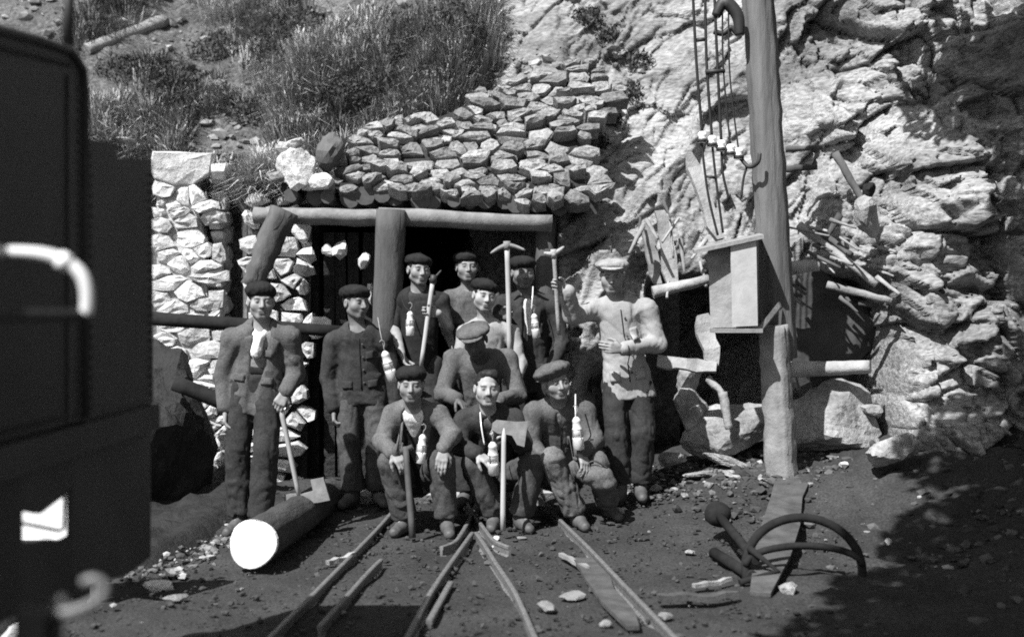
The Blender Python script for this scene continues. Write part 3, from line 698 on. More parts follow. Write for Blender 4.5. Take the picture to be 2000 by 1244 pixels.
# ================================================================== pole
PD = 8.6
pole = empty('utility_pole', P(1528, 925, PD), 'tall timber pole carrying insulators, wires and a wooden switch box', 'utility pole')
b0 = P(1528, 925, PD); b0.z = gz(b0.x, b0.y) - .1
top = P(1478, -60, PD)
MB().rod(P(1524, 700, PD + .05), top, .116, .108, 40, 30, .009, 31).build('upper_pole', m_polew, pole, True)
MB().rod(b0, P(1510, 635, PD - .07), .110, .10, 36, 18, .011, 32).build('stub_post', m_greywood, pole, True)
arm_a = P(1372, 274, PD - .06); arm_b = P(1462, 322, PD - .1)
MB().tube(spline([P(1368, 272, PD - .06), P(1400, 286, PD - .06), P(1440, 304, PD - .06), P(1462, 326, PD - .10), P(1480, 318, PD - .16), P(1484, 300, PD - .16)]), .014, 8).build('bracket_arm', m_iron, pole, True)
ins = [(1372, 266), (1391, 274), (1409, 283), (1427, 291), (1443, 298)]
for x, y in ins:
    o = MB().lathe([(.012, -.05), (.03, -.045), (.034, -.02), (.022, -.012), (.034, 0), (.032, .018), (.02, .03), (.008, .033)], P(x, y, PD - .07), (0, 0, 1), 12).build('insulator', m_insul, pole, True)
    MB().lathe([(.036, -.012), (.037, .012)], P(x, y + 9, PD - .07), (0, 0, 1), 12).build('insulator_skirt', m_iron, o, True)
tops = [(1352, -40), (1377, -40), (1394, -40), (1412, -40), (1423, -40)]
mids = [(1360, 120), (1380, 120), (1401, 120), (1412, 120), (1425, 140)]
for k, ((x, y), (tx, ty), (mx, my)) in enumerate(zip(ins, tops, mids)):
    MB().tube(spline([P(tx, ty, PD - .1), P(mx, my, PD - .09), P(x, y, PD - .07)], 6), .010 if k < 3 else .006, 6).build('wire', m_wire, pole, True)
for k, pts in enumerate([[(1370, 275), (1376, 330), (1385, 390), (1402, 460)], [(1391, 282), (1396, 330), (1402, 380), (1412, 455)], [(1409, 292), (1412, 340), (1424, 390)], [(1459, 325), (1452, 350), (1448, 385)]]):
    MB().tube(spline([P(x, y, PD - .07) for x, y in pts], 5), .009, 6).build('wire', m_wire, pole, True)
MB().rod(P(1361, 79, PD - .09), P(1379, 77, PD - .09), .014, .014, 8).build('spacer', m_iron, pole, True)
MB().rod(P(1378, 141, PD - .09), P(1416, 139, PD - .09), .018, .014, 8).build('spacer', m_iron, pole, True)
MB().rod(P(1380, 345, PD - .08), P(1396, 347, PD - .08), .010, .010, 8).build('spacer', m_iron, pole, True)
MB().tube(spline([P(1394, 62, PD - .08), P(1412, 66, PD - .08), P(1428, 55, PD - .08), P(1441, 68, PD - .08)], 5), .02, 8).tube(spline([P(1445, 70, PD - .1), P(1440, 30, PD - .1), P(1415, 5, PD - .1), P(1398, 32, PD - .1)], 6), [.03 + .016 * math.sin(i / 18 * 3.1) for i in range(19)], 10).build('iron_hanger', m_iron, pole, True)
# the switch box
bx = MB().prism([P(1382, 478, PD - .22), P(1478, 465, PD - .30), P(1480, 640, PD - .30), P(1388, 640, PD - .22)], (.06, .24, 0)).build('switch_box', m_greywood, pole)
MB().prism([P(1427, 474, PD - .335), P(1477, 467, PD - .335), P(1480, 636, PD - .335), P(1431, 638, PD - .335)], (0, .022, 0)).build('door', m_door, bx)
def quadbox(ps, dv, name, mat, parent): return MB().prism(ps, dv).build(name, mat, parent)
quadbox([P(1356, 489, PD - .36), P(1492, 458, PD - .36), P(1492, 466, PD - .36), P(1356, 496, PD - .36)], (.04, .36, .03), 'roof', m_greywood, bx)
quadbox([P(1388, 642, PD - .36), P(1490, 642, PD - .36), P(1490, 650, PD - .36), P(1388, 650, PD - .36)], (.04, .28, 0), 'floor', m_greywood, bx)
quadbox([P(1480, 640, PD - .30), P(1520, 590, PD - .14), P(1524, 600, PD - .14), P(1484, 650, PD - .30)], (.02, .04, 0), 'brace', m_greywood, bx)

# ================================================================== fallen timber and rocks by the recess
tim = [
 ((1292, 412, 9.45), (1312, 552, 9.35), .11, .03, m_pale, 'pale plank leaning upright against the cliff nearest the raised arm miner'),
 ((1262, 440, 9.5), (1284, 556, 9.4), .08, .03, m_greywood, 'narrow grey plank leaning beside the pale one at the cliff foot'),
 ((1343, 300, 9.3), (1402, 470, 9.15), .10, .05, m_pale, 'long pale plank sloping down to the switch box roof'),
 ((1275, 572, 9.2), (1385, 546, 9.2), .09, .10, m_pale, 'short thick pale timber lying over the dark recess'),
 ((1515, 528, 9.1), (1600, 518, 9.05), .10, .11, m_pale, 'thick broken timber end right behind the pole above the recess'),
 ((1560, 440, 9.3), (1712, 556, 9.0), .06, .05, m_pale, 'long pale pole slanting down over the dark recess'),
 ((1600, 452, 9.3), (1664, 498, 9.1), .05, .04, m_bark, 'short dark pole above the slanting pale one'),
 ((1615, 556, 9.05), (1742, 588, 8.9), .05, .05, m_pale, 'pale pole lying along the top edge of the recess'),
 ((1545, 722, 9.2), (1700, 716, 8.95), .11, .10, m_pale, 'splintered log jutting across the recess, pointed at its end'),
 ((1285, 706, 9.1), (1400, 718, 9.0), .09, .07, m_pale, 'horizontal white timber at hip height behind the light jacket miner'),
 ((1368, 616, 9.1), (1398, 716, 9.0), .12, .04, m_pale, 'white broken plank standing upright in the dark recess'),
 ((1382, 738, 9.05), (1412, 770, 9.0), .06, .05, m_pale, 'upper half of a bent white branch in front of the recess'),
 ((1412, 766, 9.0), (1424, 838, 8.95), .06, .05, m_pale, 'lower half of a bent white branch in front of the recess'),
 ((1268, 755, 9.1), (1272, 786, 9.1), .05, .04, m_pale, 'small white wood block beside the dark trousers, the upper one'),
 ((1270, 795, 9.1), (1266, 830, 9.1), .05, .04, m_pale, 'small white wood block beside the dark trousers, the lower one'),
 ((1535, 292, 9.5), (1606, 288, 9.4), .04, .06, m_bark, 'dark timber stub sticking out of the cliff, upper one'),
 ((1535, 330, 9.5), (1596, 326, 9.4), .05, .06, m_bark, 'dark timber stub sticking out of the cliff, lower one'),
 ((1632, 300, 9.4), (1690, 400, 9.2), .06, .05, m_bark, 'dark slanting prop against the cliff face above the recess'),
 ((1640, 420, 9.3), (1600, 480, 9.2), .05, .04, m_bark, 'dark prop leaning opposite the slanting prop'),
]
for i, (a, b, wd, th, mt, lab) in enumerate(tim):
    if abs(wd - th) < .011 or wd < .055:
        tag(MB().rod(P(*a), P(*b), wd * .55, wd * .42, 10, 9, .007, 60 + i).build('timber', mt, None, True), lab, 'timber', 'fallen timbers by the dark recess'); continue
    plank(P(*a), P(*b), wd, th, mt, 'timber', lab, 'timber', (.15, -1, .2), 'fallen timbers by the dark recess', 20 + i)
rk = [
 (1430, 835, 9.3, .36, .25, .17, m_chunk, 'low white boulder in front of the recess left of the pole'),
 (1350, 800, 9.35, .14, .15, .16, m_chunk, 'pale broken rock between the light jacket miner and the bent branch'),
 (1345, 740, 9.4, .10, .10, .14, m_chunk, 'pale rock under the horizontal white timber'),
 (1610, 835, 9.25, .40, .28, .26, m_chunk, 'broad white rock slab right of the pole under the recess'),
 (1700, 800, 9.1, .10, .10, .05, m_chunk, 'small pale stone at the lip of the recess'),
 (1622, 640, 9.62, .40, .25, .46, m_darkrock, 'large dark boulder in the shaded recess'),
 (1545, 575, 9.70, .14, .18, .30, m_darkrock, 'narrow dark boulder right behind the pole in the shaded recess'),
 (1690, 420, 8.9, .10, .1, .15, m_chunk, 'tall pale rock under the dark knob of the cliff'),
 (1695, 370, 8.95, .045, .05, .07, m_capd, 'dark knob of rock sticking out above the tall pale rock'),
 (1740, 880, 8.25, .16, .14, .10, m_chunk, 'lowest pale rock of the cliff foot over the rubble'),
 (1310, 895, 9.0, .12, .1, .06, m_chunk, 'pale block on the ground right of the dark trousers'),
 (1420, 900, 9.0, .16, .12, .04, m_stone, 'flat layered rock at the foot of the low white boulder'),
 (1440, 930, 8.75, .10, .08, .03, m_chunk, 'flat bright slab on the ground left of the pole foot'),
 (1375, 925, 8.85, .12, .1, .03, m_stone, 'flat grey slab beyond the bright one left of the pole foot'),
]
for i, (px, py, d, sx, sy, sz, mt, lab) in enumerate(rk):
    rr = random.Random(900 + i)
    rock('rock', P(px, py, d), (sx, sy, sz), 500 + i, mt, lab, 'rock', None, rot=(rr.uniform(-.2, .2), rr.uniform(-.3, .3), rr.uniform(-.6, .6)), sub=4 if sx > .15 else 3)

# ================================================================== gravel
def gravel(name, pts, sizes, tones, seed, parent=None):
    import bmesh
    b = bmesh.new(); bmesh.ops.create_icosphere(b, subdivisions=1, radius=1)
    Dv = np.array([v.co[:] for v in b.verts]); Fv = np.array([[v.index for v in f.verts] for f in b.faces]); b.free()
    Dv = Dv[:12] if len(Dv) == 12 else Dv
    r = np.random.default_rng(seed); n = len(pts); m = len(Dv)
    V = Dv[None] * r.uniform(.55, 1.3, (n, m, 1)) * (sizes[:, None, None] * np.stack([r.uniform(.8, 1.5, n), r.uniform(.7, 1.3, n), r.uniform(.4, .9, n)], 1)[:, None])
    th = r.uniform(0, 6.28, n); c, s_ = np.cos(th)[:, None], np.sin(th)[:, None]
    V = np.stack([V[..., 0] * c - V[..., 1] * s_, V[..., 0] * s_ + V[..., 1] * c, V[..., 2]], -1) + pts[:, None]
    F = (Fv[None] + (np.arange(n) * m)[:, None, None]).reshape(-1, 3)
    me = mesh_np(name, V.reshape(-1, 3), F, m_gravel, False)
    at = me.attributes.new('tone', 'FLOAT', 'POINT'); at.data.foreach_set('value', np.repeat(tones, m).astype(np.float32))
    o = link(name, me, parent, origin=(0, 0, 0)); return tag(o, kind='stuff')
R_ = np.random.default_rng(77)
def scatter(n, x0, x1, y0_, y1_, s0, s1, t0, t1, pbright, seed, lift=.2, mask=None):
    r = np.random.default_rng(seed); x = r.uniform(x0, x1, n); y = r.uniform(y0_, y1_, n)
    if mask is not None: k = r.uniform(0, 1, n) < mask(x, y); x = x[k]; y = y[k]
    s_ = s0 * (s1 / s0) ** (r.uniform(0, 1, len(x)) ** 2.2)
    t = r.uniform(t0, t1, len(x)); br = r.uniform(0, 1, len(x)) < pbright; t[br] = r.uniform(2.2, 4.2, br.sum())
    return np.stack([x, y, ground_z(x, y) + s_ * lift], 1), s_, t
parts = [scatter(5200, -2.6, 2.0, 4.8, 9.5, .004, .022, .25, .8, .012, 1),
         scatter(4200, .9, 4.0, 5.2, 9.8, .007, .045, .3, 1.2, .05, 2, mask=lambda x, y: sst(.8, 2.2, x + .5 * (y - 8))),
         scatter(420, -2.15, -1.5, 6.6, 8.0, .010, .035, .6, 2., .35, 3, mask=lambda x, y: np.exp(-((x + 1.86 + .2 * (7.3 - y)) / .14) ** 2)),
         scatter(380, .6, 2.4, 8.4, 9.6, .012, .04, .6, 2., .15, 4)]
gravel('gravel', np.concatenate([p[0] for p in parts]), np.concatenate([p[1] for p in parts]), np.concatenate([p[2] for p in parts]), 5)

# ================================================================== grass on the hillside
r = np.random.default_rng(31)
def blades(n_t, per, seed, xr, vr, dens, hgt, tone):
    r = np.random.default_rng(seed)
    x = r.uniform(*xr, n_t * 3); v = vr[0] + (vr[1] - vr[0]) * r.uniform(0, 1, n_t * 3) ** 1.4
    k = r.uniform(0, 1, len(x)) < dens(x, v); x = x[k][:n_t]; v = v[k][:n_t]; n = len(x)
    sz = r.uniform(.45, 1.5, n); tn = r.uniform(.3, 1.2, n) * tone * np.clip(.95 + 1.1 * fbm(np.stack([x * .8, v * .8, 0 * x + 8], 1), 3, 61), .3, 2.2)
    ox = r.normal(0, .065, n * per); ov = r.normal(0, .06, n * per); X = np.repeat(x, per) + ox * np.repeat(sz, per); Vv = np.repeat(v, per) + ov * np.repeat(sz, per)
    Vv = np.maximum(Vv, .02); Yb = hill_y0(X) + Vv; Zb = hill_z(X, Yb) - .02
    th = np.arctan2(ov, ox) + r.normal(0, .5, n * per); h = hgt * np.repeat(sz, per) * r.uniform(.5, 1.2, n * per); le = np.clip(np.hypot(ox, ov) / .075, .1, 1.5) * r.uniform(.5, 1.1, n * per)
    dx = np.cos(th) * le * h; dy = np.sin(th) * le * h - .25 * h
    wd = .0045 + .0006 * Yb * 0; wx = -np.sin(th) * .006; wy = np.cos(th) * .006
    B = np.stack([X, Yb, Zb], 1)
    mid = B + np.stack([dx * .35, dy * .35, h * .62], 1); tip = B + np.stack([dx, dy, h * np.clip(1. - .5 * le, .2, 1)], 1)
    W = np.stack([wx, wy, 0 * wx], 1)
    V = np.stack([B - W, B + W, mid - W * .7, mid + W * .7, tip], 1)
    F = np.array([[0, 1, 3], [0, 3, 2], [2, 3, 4]])
    F = (F[None] + (np.arange(len(V)) * 5)[:, None, None]).reshape(-1, 3)
    return V.reshape(-1, 3), F, np.repeat(np.repeat(tn, per) * r.uniform(.7, 1.3, n * per), 5)
def dens(x, v):
    p = np.stack([x * 1.1, v * 1.1, 0 * x + 2], 1)
    return np.clip(.55 + 1.3 * fbm(p, 3, 51), 0, 1) * sst(.35, -.8, x - .45 * (v - .5)) 
V1, F1, T1 = blades(1300, 70, 5, (-4.6, .6), (.0, 4.2), dens, .20, 1.0)
V2, F2, T2 = blades(150, 60, 6, (-3.2, -1.3), (.0, .5), lambda x, v: 0 * x + 1, .22, 1.1)
V = np.concatenate([V1, V2]); F = np.concatenate([F1, F2 + len(V1)]); T = np.concatenate([T1, T2])
me = mesh_np('grass', V, F, m_grass, False); at = me.attributes.new('tone', 'FLOAT', 'POINT'); at.data.foreach_set('value', T.astype(np.float32))
tag(link('grass', me, origin=(0, 0, 0)), kind='stuff')
# scattered pale stones among the grass
def on_hill(px, py):
    for d in np.arange(9.7, 22, .04):
        p = P(px, py, d)
        if p.y > hill_y0(p.x) and p.z < float(hill_z(np.array([p.x]), np.array([p.y]))[0]): return p
    return P(px, py, 12)
hl = [(668, 15, .34, .16, 'broad pale boulder at the top edge of the hill'), (485, 70, .16, .07, 'pale flat outcrop in the grass below the fallen pale log'), (440, 66, .10, .05, 'smaller pale outcrop left of the flat one in the grass'), (690, 60, .08, .06, 'pale stone under the broad boulder at the hill top'), (575, 222, .08, .07, 'pale stone alone in the grass above the big end boulder'),
      (770, 110, .09, .04, 'flat pale stone in the grass near the bare rock'), (700, 85, .05, .04, 'little pale stone left of the flat one near bare rock'), (620, 30, .07, .05, 'little pale stone left of the broad boulder'), (300, 232, .10, .03, 'flat pale stone in the grass above the pier'), (250, 290, .16, .05, 'pale ledge at the bottom edge of the grass beside the pier'), (205, 22, .05, .04, 'pale stone on the hill beside the stove pipe'), (175, 55, .08, .05, 'pale stone behind the stove pipe'), (820, 180, .10, .06, 'pale stone above the upper end of the stone wall'), (855, 150, .13, .08, 'pale rock where the grass meets bare rock'), (840, 200, .07, .05, 'small stone on top of the stone wall')]
for i, (px, py, sx, sz, lab) in enumerate(hl):
    rock('stone', on_hill(px, py), (sx, .12, sz), 700 + i, m_rock if i else m_stone, lab, 'stone', 'pale stones on the hillside', rot=(-.4, .1, i * .7), sub=3)
a = on_hill(168, 108); b = on_hill(322, 50); a.z += .05; b.z += .05
o = MB().rod(a, b, .06, .07, 12, 10, .01, 77).build('fallen_log', m_pale, None, True); tag(o, 'pale fallen log slanting up the hillside behind the locomotive', 'log')
a = on_hill(990, 62); o = MB().tube([a, P(952, 30, a.y - .1), P(930, -5, a.y - .15)], [.035, .04, .03], 8).build('broken_trunk', m_pale, None, True); tag(o, 'slender broken pale trunk at the top of the slope', 'tree trunk')

# bushes on the slope and along the edge of the stone wall
def bush(loc, sz, label, seed, group='dark bushes on the slope', tone=1.):
    r = np.random.default_rng(seed); n = int(1100 * (sz / .3) ** 1.5); v = r.normal(0, 1, (n, 3)); v /= np.linalg.norm(v, axis=1)[:, None]
    lob = 1 + .35 * vnoise(v * 2.2 + seed, seed); v = v * (r.uniform(.25, 1, n) ** .5 * lob)[:, None] * np.array([sz, sz * .7, sz * .75]) + np.array([0, 0, sz * .35])
    A = r.normal(0, 1, (n, 3)) + np.array([0, 0, .8]); A /= np.linalg.norm(A, axis=1)[:, None]; B = np.cross(A, r.normal(0, 1, (n, 3))); B /= np.linalg.norm(B, axis=1)[:, None]
    h = r.uniform(.016, .04, n)[:, None]; V = np.stack([v - A * h * .4, v + B * h * .3, v + A * h, v - B * h * .3], 1).reshape(-1, 3) + np.array(loc[:])
    b = empty('bush', loc, label, 'bush', group)
    me = mesh_np('foliage', V, np.arange(4 * n).reshape(-1, 4), m_leaf, False); at = me.attributes.new('tone', 'FLOAT', 'POINT'); at.data.foreach_set('value', np.repeat(r.uniform(.25, 1., n) * tone, 4).astype(np.float32))
    o = link('leaves', me, b); o['kind'] = 'stuff'
    st = MB()
    for k in range(5):
        a_ = r.uniform(0, 6.28); st.rod(loc, Vector(loc) + Vector((math.cos(a_) * sz * .6, math.sin(a_) * sz * .4, sz * r.uniform(.5, .9))), .008, .003, 5)
    st.build('stem', m_bark, b)
for i, (px, py, sz, lab) in enumerate([(332, 175, .30, 'dark bush below the pale fallen log on the hillside'), (560, 120, .34, 'biggest dark bush amid the grass of the hillside'), (660, 215, .26, 'dark bush just above the brown stump at the wall end'), (745, 215, .24, 'dark bush touching the upper edge of the stone wall'), (885, 75, .26, 'dark bush by the slender broken trunk'), (420, 110, .24, 'dark bush between the pale outcrops and the grass tussocks'),
    (500, 235, .2, 'low dark bush above the stone pier and the end boulder'), (240, 150, .22, 'dark bush beside the riveted tank of the locomotive'), (800, 120, .2, 'small dark bush near the flat pale stone by bare rock'), (600, 60, .24, 'dark bush just under the broad boulder at the hill top'), (440, 345, .2, 'bush overhanging the dark gap between pier and jamb'), (520, 375, .15, 'small bush overhanging the lintel end')]):
    bush(on_hill(px, py) - Vector((0, 0, .05)), sz * 1.25, lab, 40 + i)
for i, (px, py, sz, lab) in enumerate([(1245, 130, .14, 'dark bush at the top corner of the stone wall by the cliff'), (1225, 190, .13, 'dark bush beside the right edge of the stone wall, second down'), (1195, 240, .12, 'dark bush beside the right edge of the stone wall, third down'), (1165, 290, .12, 'lowest dark bush at the edge of the stone wall by the cliff'), (1150, 45, .15, 'dark bush high on the bare rock above the stone wall'), (1190, 80, .12, 'small dark bush on the rock just above the wall corner')]):
    d = 9.3
    while d < 13:
        p = P(px, py, d)
        if p.y > cliff_y(p.x, p.z) - .02: break
        d += .02
    bush(p, sz, lab, 80 + i, 'dark bushes at the wall edge')
# small pale stones strewn over the slope
r = np.random.default_rng(9); n = 2600; x = r.uniform(-5.5, .2, n); v = r.uniform(.05, 5.5, n); y = hill_y0(x) + v
pn_ = fbm(np.stack([x, v, 0 * x + 4], 1), 3, 66); k = (pn_ > -.1) & (x < .1 + .3 * v); x, y = x[k], y[k]
sz = .012 * (7 ** (r.uniform(0, 1, len(x)) ** 2.5))
gravel('slope_stones', np.stack([x, y, hill_z(x, y) + sz * .4], 1), sz, r.uniform(1., 4.5, len(x)), 15)

# rubble where the wall runs out into the slope
r = np.random.default_rng(19); pts = []
for k in range(420):
    t = r.uniform(0, 1); e_ = [(1190, 395), (1160, 330), (1165, 270), (1215, 205), (1240, 140), (1180, 108), (1060, 118), (985, 140), (900, 178), (850, 200)]
    j = int(t * (len(e_) - 1)); f = t * (len(e_) - 1) - j; px = e_[j][0] * (1 - f) + e_[j + 1][0] * f + r.normal(6, 20); py = e_[j][1] * (1 - f) + e_[j + 1][1] * f + r.normal(-4, 16)
    d = 9.2
    while d < 13:
        p = P(px, py, d)
        if p.y > cliff_y(p.x, p.z) - .005 or (p.y > hill_y0(p.x) and p.z < float(hill_z(np.array([p.x]), np.array([p.y]))[0])): break
        d += .03
    pts.append(p[:])
pts = np.array(pts); gravel('wall_rubble', pts, .012 * (5 ** (r.uniform(0, 1, len(pts)) ** 1.6)), r.uniform(.8, 4., len(pts)), 25)
# thin broken sticks tangled over the recess
rq = random.Random(44)
for i in range(34):
    if i < 22: px, py, a0 = rq.uniform(1535, 1735), rq.uniform(425, 600), rq.uniform(.1, .9)
    else: px, py, a0 = rq.uniform(1235, 1390), rq.uniform(400, 575), rq.uniform(.8, 2.3)
    l = rq.uniform(30, 85); d = 9.05 + rq.uniform(-.1, .15) + (.2 if i >= 22 else 0); dx, dy = math.cos(a0) * l / 2, math.sin(a0) * l / 2
    tag(MB().rod(P(px - dx, py - dy, d + .08), P(px + dx, py + dy, d - .08), rq.uniform(.008, .02), rq.uniform(.005, .012), 8, 5, .004, 600 + i).build('stick', (mt_ := rq.choice((m_pale, m_greywood, m_bark, m_pale))), None, True),
        'thin %s broken stick in the tangle %s' % ({m_pale.name: 'pale', m_greywood.name: 'grey', m_bark.name: 'dark'}[mt_.name], 'above the dark recess right of the pole' if i < 22 else 'between the light jacket miner and the switch box'), 'stick', ('thin %s sticks ' % {m_pale.name: 'pale', m_greywood.name: 'grey', m_bark.name: 'dark'}[mt_.name]) + ('tangled above the recess' if i < 22 else 'tangled beside the switch box'))
# ================================================================== people: smooth signed distance fields
class Field:
    def __init__(s, lo, hi, h, zones=(), fine=.0054):
        s.ax = []
        for i in range(3):
            t = lo[i]; L = []
            while t < hi[i]:
                L.append(t); t += fine if any(a[i] - h <= t <= b[i] for a, b in zones) else h
            s.ax.append(np.array(L, np.float32))
        s.F = np.full([len(a) for a in s.ax], .5, np.float32); s.pad = 3.2 * h
    def put(s, lo, hi, fn, k=.02, sub=False):
        m = s.pad + k; sl = []
        for i in range(3):
            a = int(np.searchsorted(s.ax[i], lo[i] - m)); b = int(np.searchsorted(s.ax[i], hi[i] + m))
            if b <= a: return
            sl.append(slice(a, b))
        X = s.ax[0][sl[0]][:, None, None]; Y = s.ax[1][sl[1]][None, :, None]; Z = s.ax[2][sl[2]][None, None, :]
        d = fn(X, Y, Z).astype(np.float32); F = s.F[tuple(sl)]
        if sub:
            d = -d; h = np.clip(.5 - .5 * (F - d) / k, 0, 1); s.F[tuple(sl)] = F * (1 - h) + d * h + k * h * (1 - h)
        else:
            h = np.clip(.5 + .5 * (d - F) / k, 0, 1); s.F[tuple(sl)] = d * (1 - h) + F * h - k * h * (1 - h)
    def cone(s, a, b, ra, rb, k=.02, sub=False, fw=None, sq=1.0):
        a = np.array(a[:], float); b = np.array(b[:], float); ab = b - a; L2 = max(float(ab @ ab), 1e-9); R = max(ra, rb)
        lo = np.minimum(a, b) - R; hi = np.maximum(a, b) + R
        def fn(X, Y, Z):
            x = X - a[0]; y = Y - a[1]; z = Z - a[2]
            t = np.clip((x * ab[0] + y * ab[1] + z * ab[2]) / L2, 0, 1)
            x = x - t * ab[0]; y = y - t * ab[1]; z = z - t * ab[2]
            d2 = x * x + y * y + z * z
            if fw is not None and sq != 1.0:
                f = x * fw[0] + y * fw[1] + z * fw[2]; d2 = d2 + f * f * (sq * sq - 1)
            d = np.sqrt(d2) - (ra + (rb - ra) * t)
            return d / (1 + .45 * (sq - 1)) if sq != 1.0 else d
        s.put(lo, hi, fn, k, sub)
    def ell(s, c, r, R=None, k=.015, sub=False):
        c = np.array(c[:], float); r = np.array(r, float); R = np.eye(3) if R is None else R; m = r.max()
        def fn(X, Y, Z):
            x = X - c[0]; y = Y - c[1]; z = Z - c[2]
            l = [(x * R[0, i] + y * R[1, i] + z * R[2, i]) / r[i] for i in range(3)]
            k0 = np.sqrt(l[0] ** 2 + l[1] ** 2 + l[2] ** 2) + 1e-6
            k1 = np.sqrt((l[0] / r[0]) ** 2 + (l[1] / r[1]) ** 2 + (l[2] / r[2]) ** 2) + 1e-6
            return k0 * (k0 - 1) / k1
        s.put(c - m, c + m, fn, k, sub)
    def half(s, p, n, lo, hi, k=.006):
        """cut away everything on the +n side of the plane, within a box"""
        p = np.array(p[:], float); n = np.array(n[:], float); n /= np.linalg.norm(n)
        s.put(np.array(lo, float), np.array(hi, float), lambda X, Y, Z: -((X - p[0]) * n[0] + (Y - p[1]) * n[1] + (Z - p[2]) * n[2]), k, True)
    def surf(s):
        F = s.F; ins = F < 0; nx, ny, nz = F.shape; S = lambda a, i, j, k: a[i:nx - 1 + i, j:ny - 1 + j, k:nz - 1 + k]
        cnt = np.zeros((nx - 1, ny - 1, nz - 1), np.uint8)
        cs = [(i, j, k) for i in (0, 1) for j in (0, 1) for k in (0, 1)]
        for c in cs: cnt += S(ins, *c)
        act = (cnt > 0) & (cnt < 8); I = np.argwhere(act); n = len(I)
        if n == 0: return np.zeros((0, 3)), np.zeros((0, 4), int)
        ids = np.full(act.shape, -1, np.int64); ids[act] = np.arange(n)
        acc = np.zeros((n, 3)); num = np.zeros(n)
        val = {c: F[I[:, 0] + c[0], I[:, 1] + c[1], I[:, 2] + c[2]] for c in cs}
        pos = {c: np.stack([s.ax[i][I[:, i] + c[i]] for i in range(3)], 1) for c in cs}
        for c in cs:
            for a in range(3):
                if c[a] == 0:
                    d = list(c); d[a] = 1; d = tuple(d); va, vb = val[c], val[d]; m = (va < 0) != (vb < 0)
                    t = (va / np.where(va == vb, 1, va - vb))[:, None]; p = pos[c] + (pos[d] - pos[c]) * t
                    acc[m] += p[m]; num[m] += 1
        V = acc / num[:, None]; Fs = []
        for a in range(3):
            b, c = (a + 1) % 3, (a + 2) % 3
            sl0 = [slice(None)] * 3; sl1 = [slice(None)] * 3; sl0[a] = slice(0, -1); sl1[a] = slice(1, None)
            for q in (b, c): sl0[q] = slice(1, -1); sl1[q] = slice(1, -1)
            A = ins[tuple(sl0)]; B = ins[tuple(sl1)]; E = np.argwhere(A != B); sg = A[A != B]
            E[:, b] += 1; E[:, c] += 1
            def at(db, dc):
                e = E.copy(); e[:, b] += db; e[:, c] += dc; return ids[e[:, 0], e[:, 1], e[:, 2]]
            Q = np.stack([at(-1, -1), at(0, -1), at(0, 0), at(-1, 0)], 1)
            Q[~sg] = Q[~sg][:, ::-1]; Fs.append(Q)
        return V, np.concatenate(Fs)

def vnormals(V, F):
    n = np.cross(V[F[:, 2]] - V[F[:, 0]], V[F[:, 3]] - V[F[:, 1]]); N = np.zeros_like(V)
    for i in range(4): np.add.at(N, F[:, i], n)
    return N / (np.linalg.norm(N, axis=1)[:, None] + 1e-9)

def garment(fd, name, mat, parent, seed, amp=.007, sc_=(9, 9, 5), amp2=.004):
    V, F = fd.surf()
    if not len(V): return None
    if amp:
        N = vnormals(V, F); p = V * np.array(sc_)
        wq = p * .8 + .8 * np.stack([vnoise(p * .7 + 5, seed + 6), vnoise(p * .7 + 9, seed + 7), vnoise(p * .7 + 13, seed + 8)], 1)
        rg1 = (1 - np.abs(vnoise(wq + seed * 3, seed + 9))) ** 3; rg2 = (1 - np.abs(vnoise(wq * 2.1 + seed, seed + 2))) ** 5
        V = V + N * (amp * .55 * vnoise(p * .5 + seed, seed) + amp * .9 * (rg1 - .4) - amp * .8 * rg2 + amp2 * .3 * vnoise(V * 45, seed + 4))[:, None]
    global LASTV; LASTV = V
    return link(name, mesh_np(name, V, F, mat), parent)

def surf_pt(V, o, rt, up, fw, lat, h, w=.022):
    q = V - o; a = np.abs(q @ rt - lat) < w; a &= np.abs(q @ up - h) < w; f = (q @ fw)[a]
    return None if not len(f) else o + rt * lat + up * h + fw * (f.max())
def patch(V, o, rt, up, fw, corners, name, mat, parent, off=.006, nu=5, nv=5):
    """a flap of cloth lying on the garment: corners (lat, h) of a quad, with its own thickness"""
    c = np.array(corners, float); P_ = []
    for i in range(nu):
        for j in range(nv):
            s_, t = i / (nu - 1), j / (nv - 1); ll = (c[0] * (1 - s_) + c[1] * s_) * (1 - t) + (c[3] * (1 - s_) + c[2] * s_) * t
            p = surf_pt(V, o, rt, up, fw, *ll)
            if p is None: return None
            P_.append(p + fw * (off if 0 < i < nu - 1 and 0 < j < nv - 1 else off * .75))
    B_ = [p - fw * (off + .012) for p in P_]; n = nu * nv; F = []
    for i in range(nu - 1):
        for j in range(nv - 1):
            a = i * nv + j; F += [(a, a + nv, a + nv + 1, a + 1), (n + a, n + a + 1, n + a + nv + 1, n + a + nv)]
    rimi = [i * nv for i in range(nu)] + [(nu - 1) * nv + j for j in range(1, nv)] + [i * nv + nv - 1 for i in range(nu - 2, -1, -1)] + list(range(nv - 2, 0, -1))
    for a, b in zip(rimi, rimi[1:] + rimi[:1]): F.append((a, b, n + b, n + a))
    return MB().add(P_ + B_, F).build(name, mat, parent, True)

def nrm(v): v = np.array(v[:], float); return v / (np.linalg.norm(v) + 1e-9)

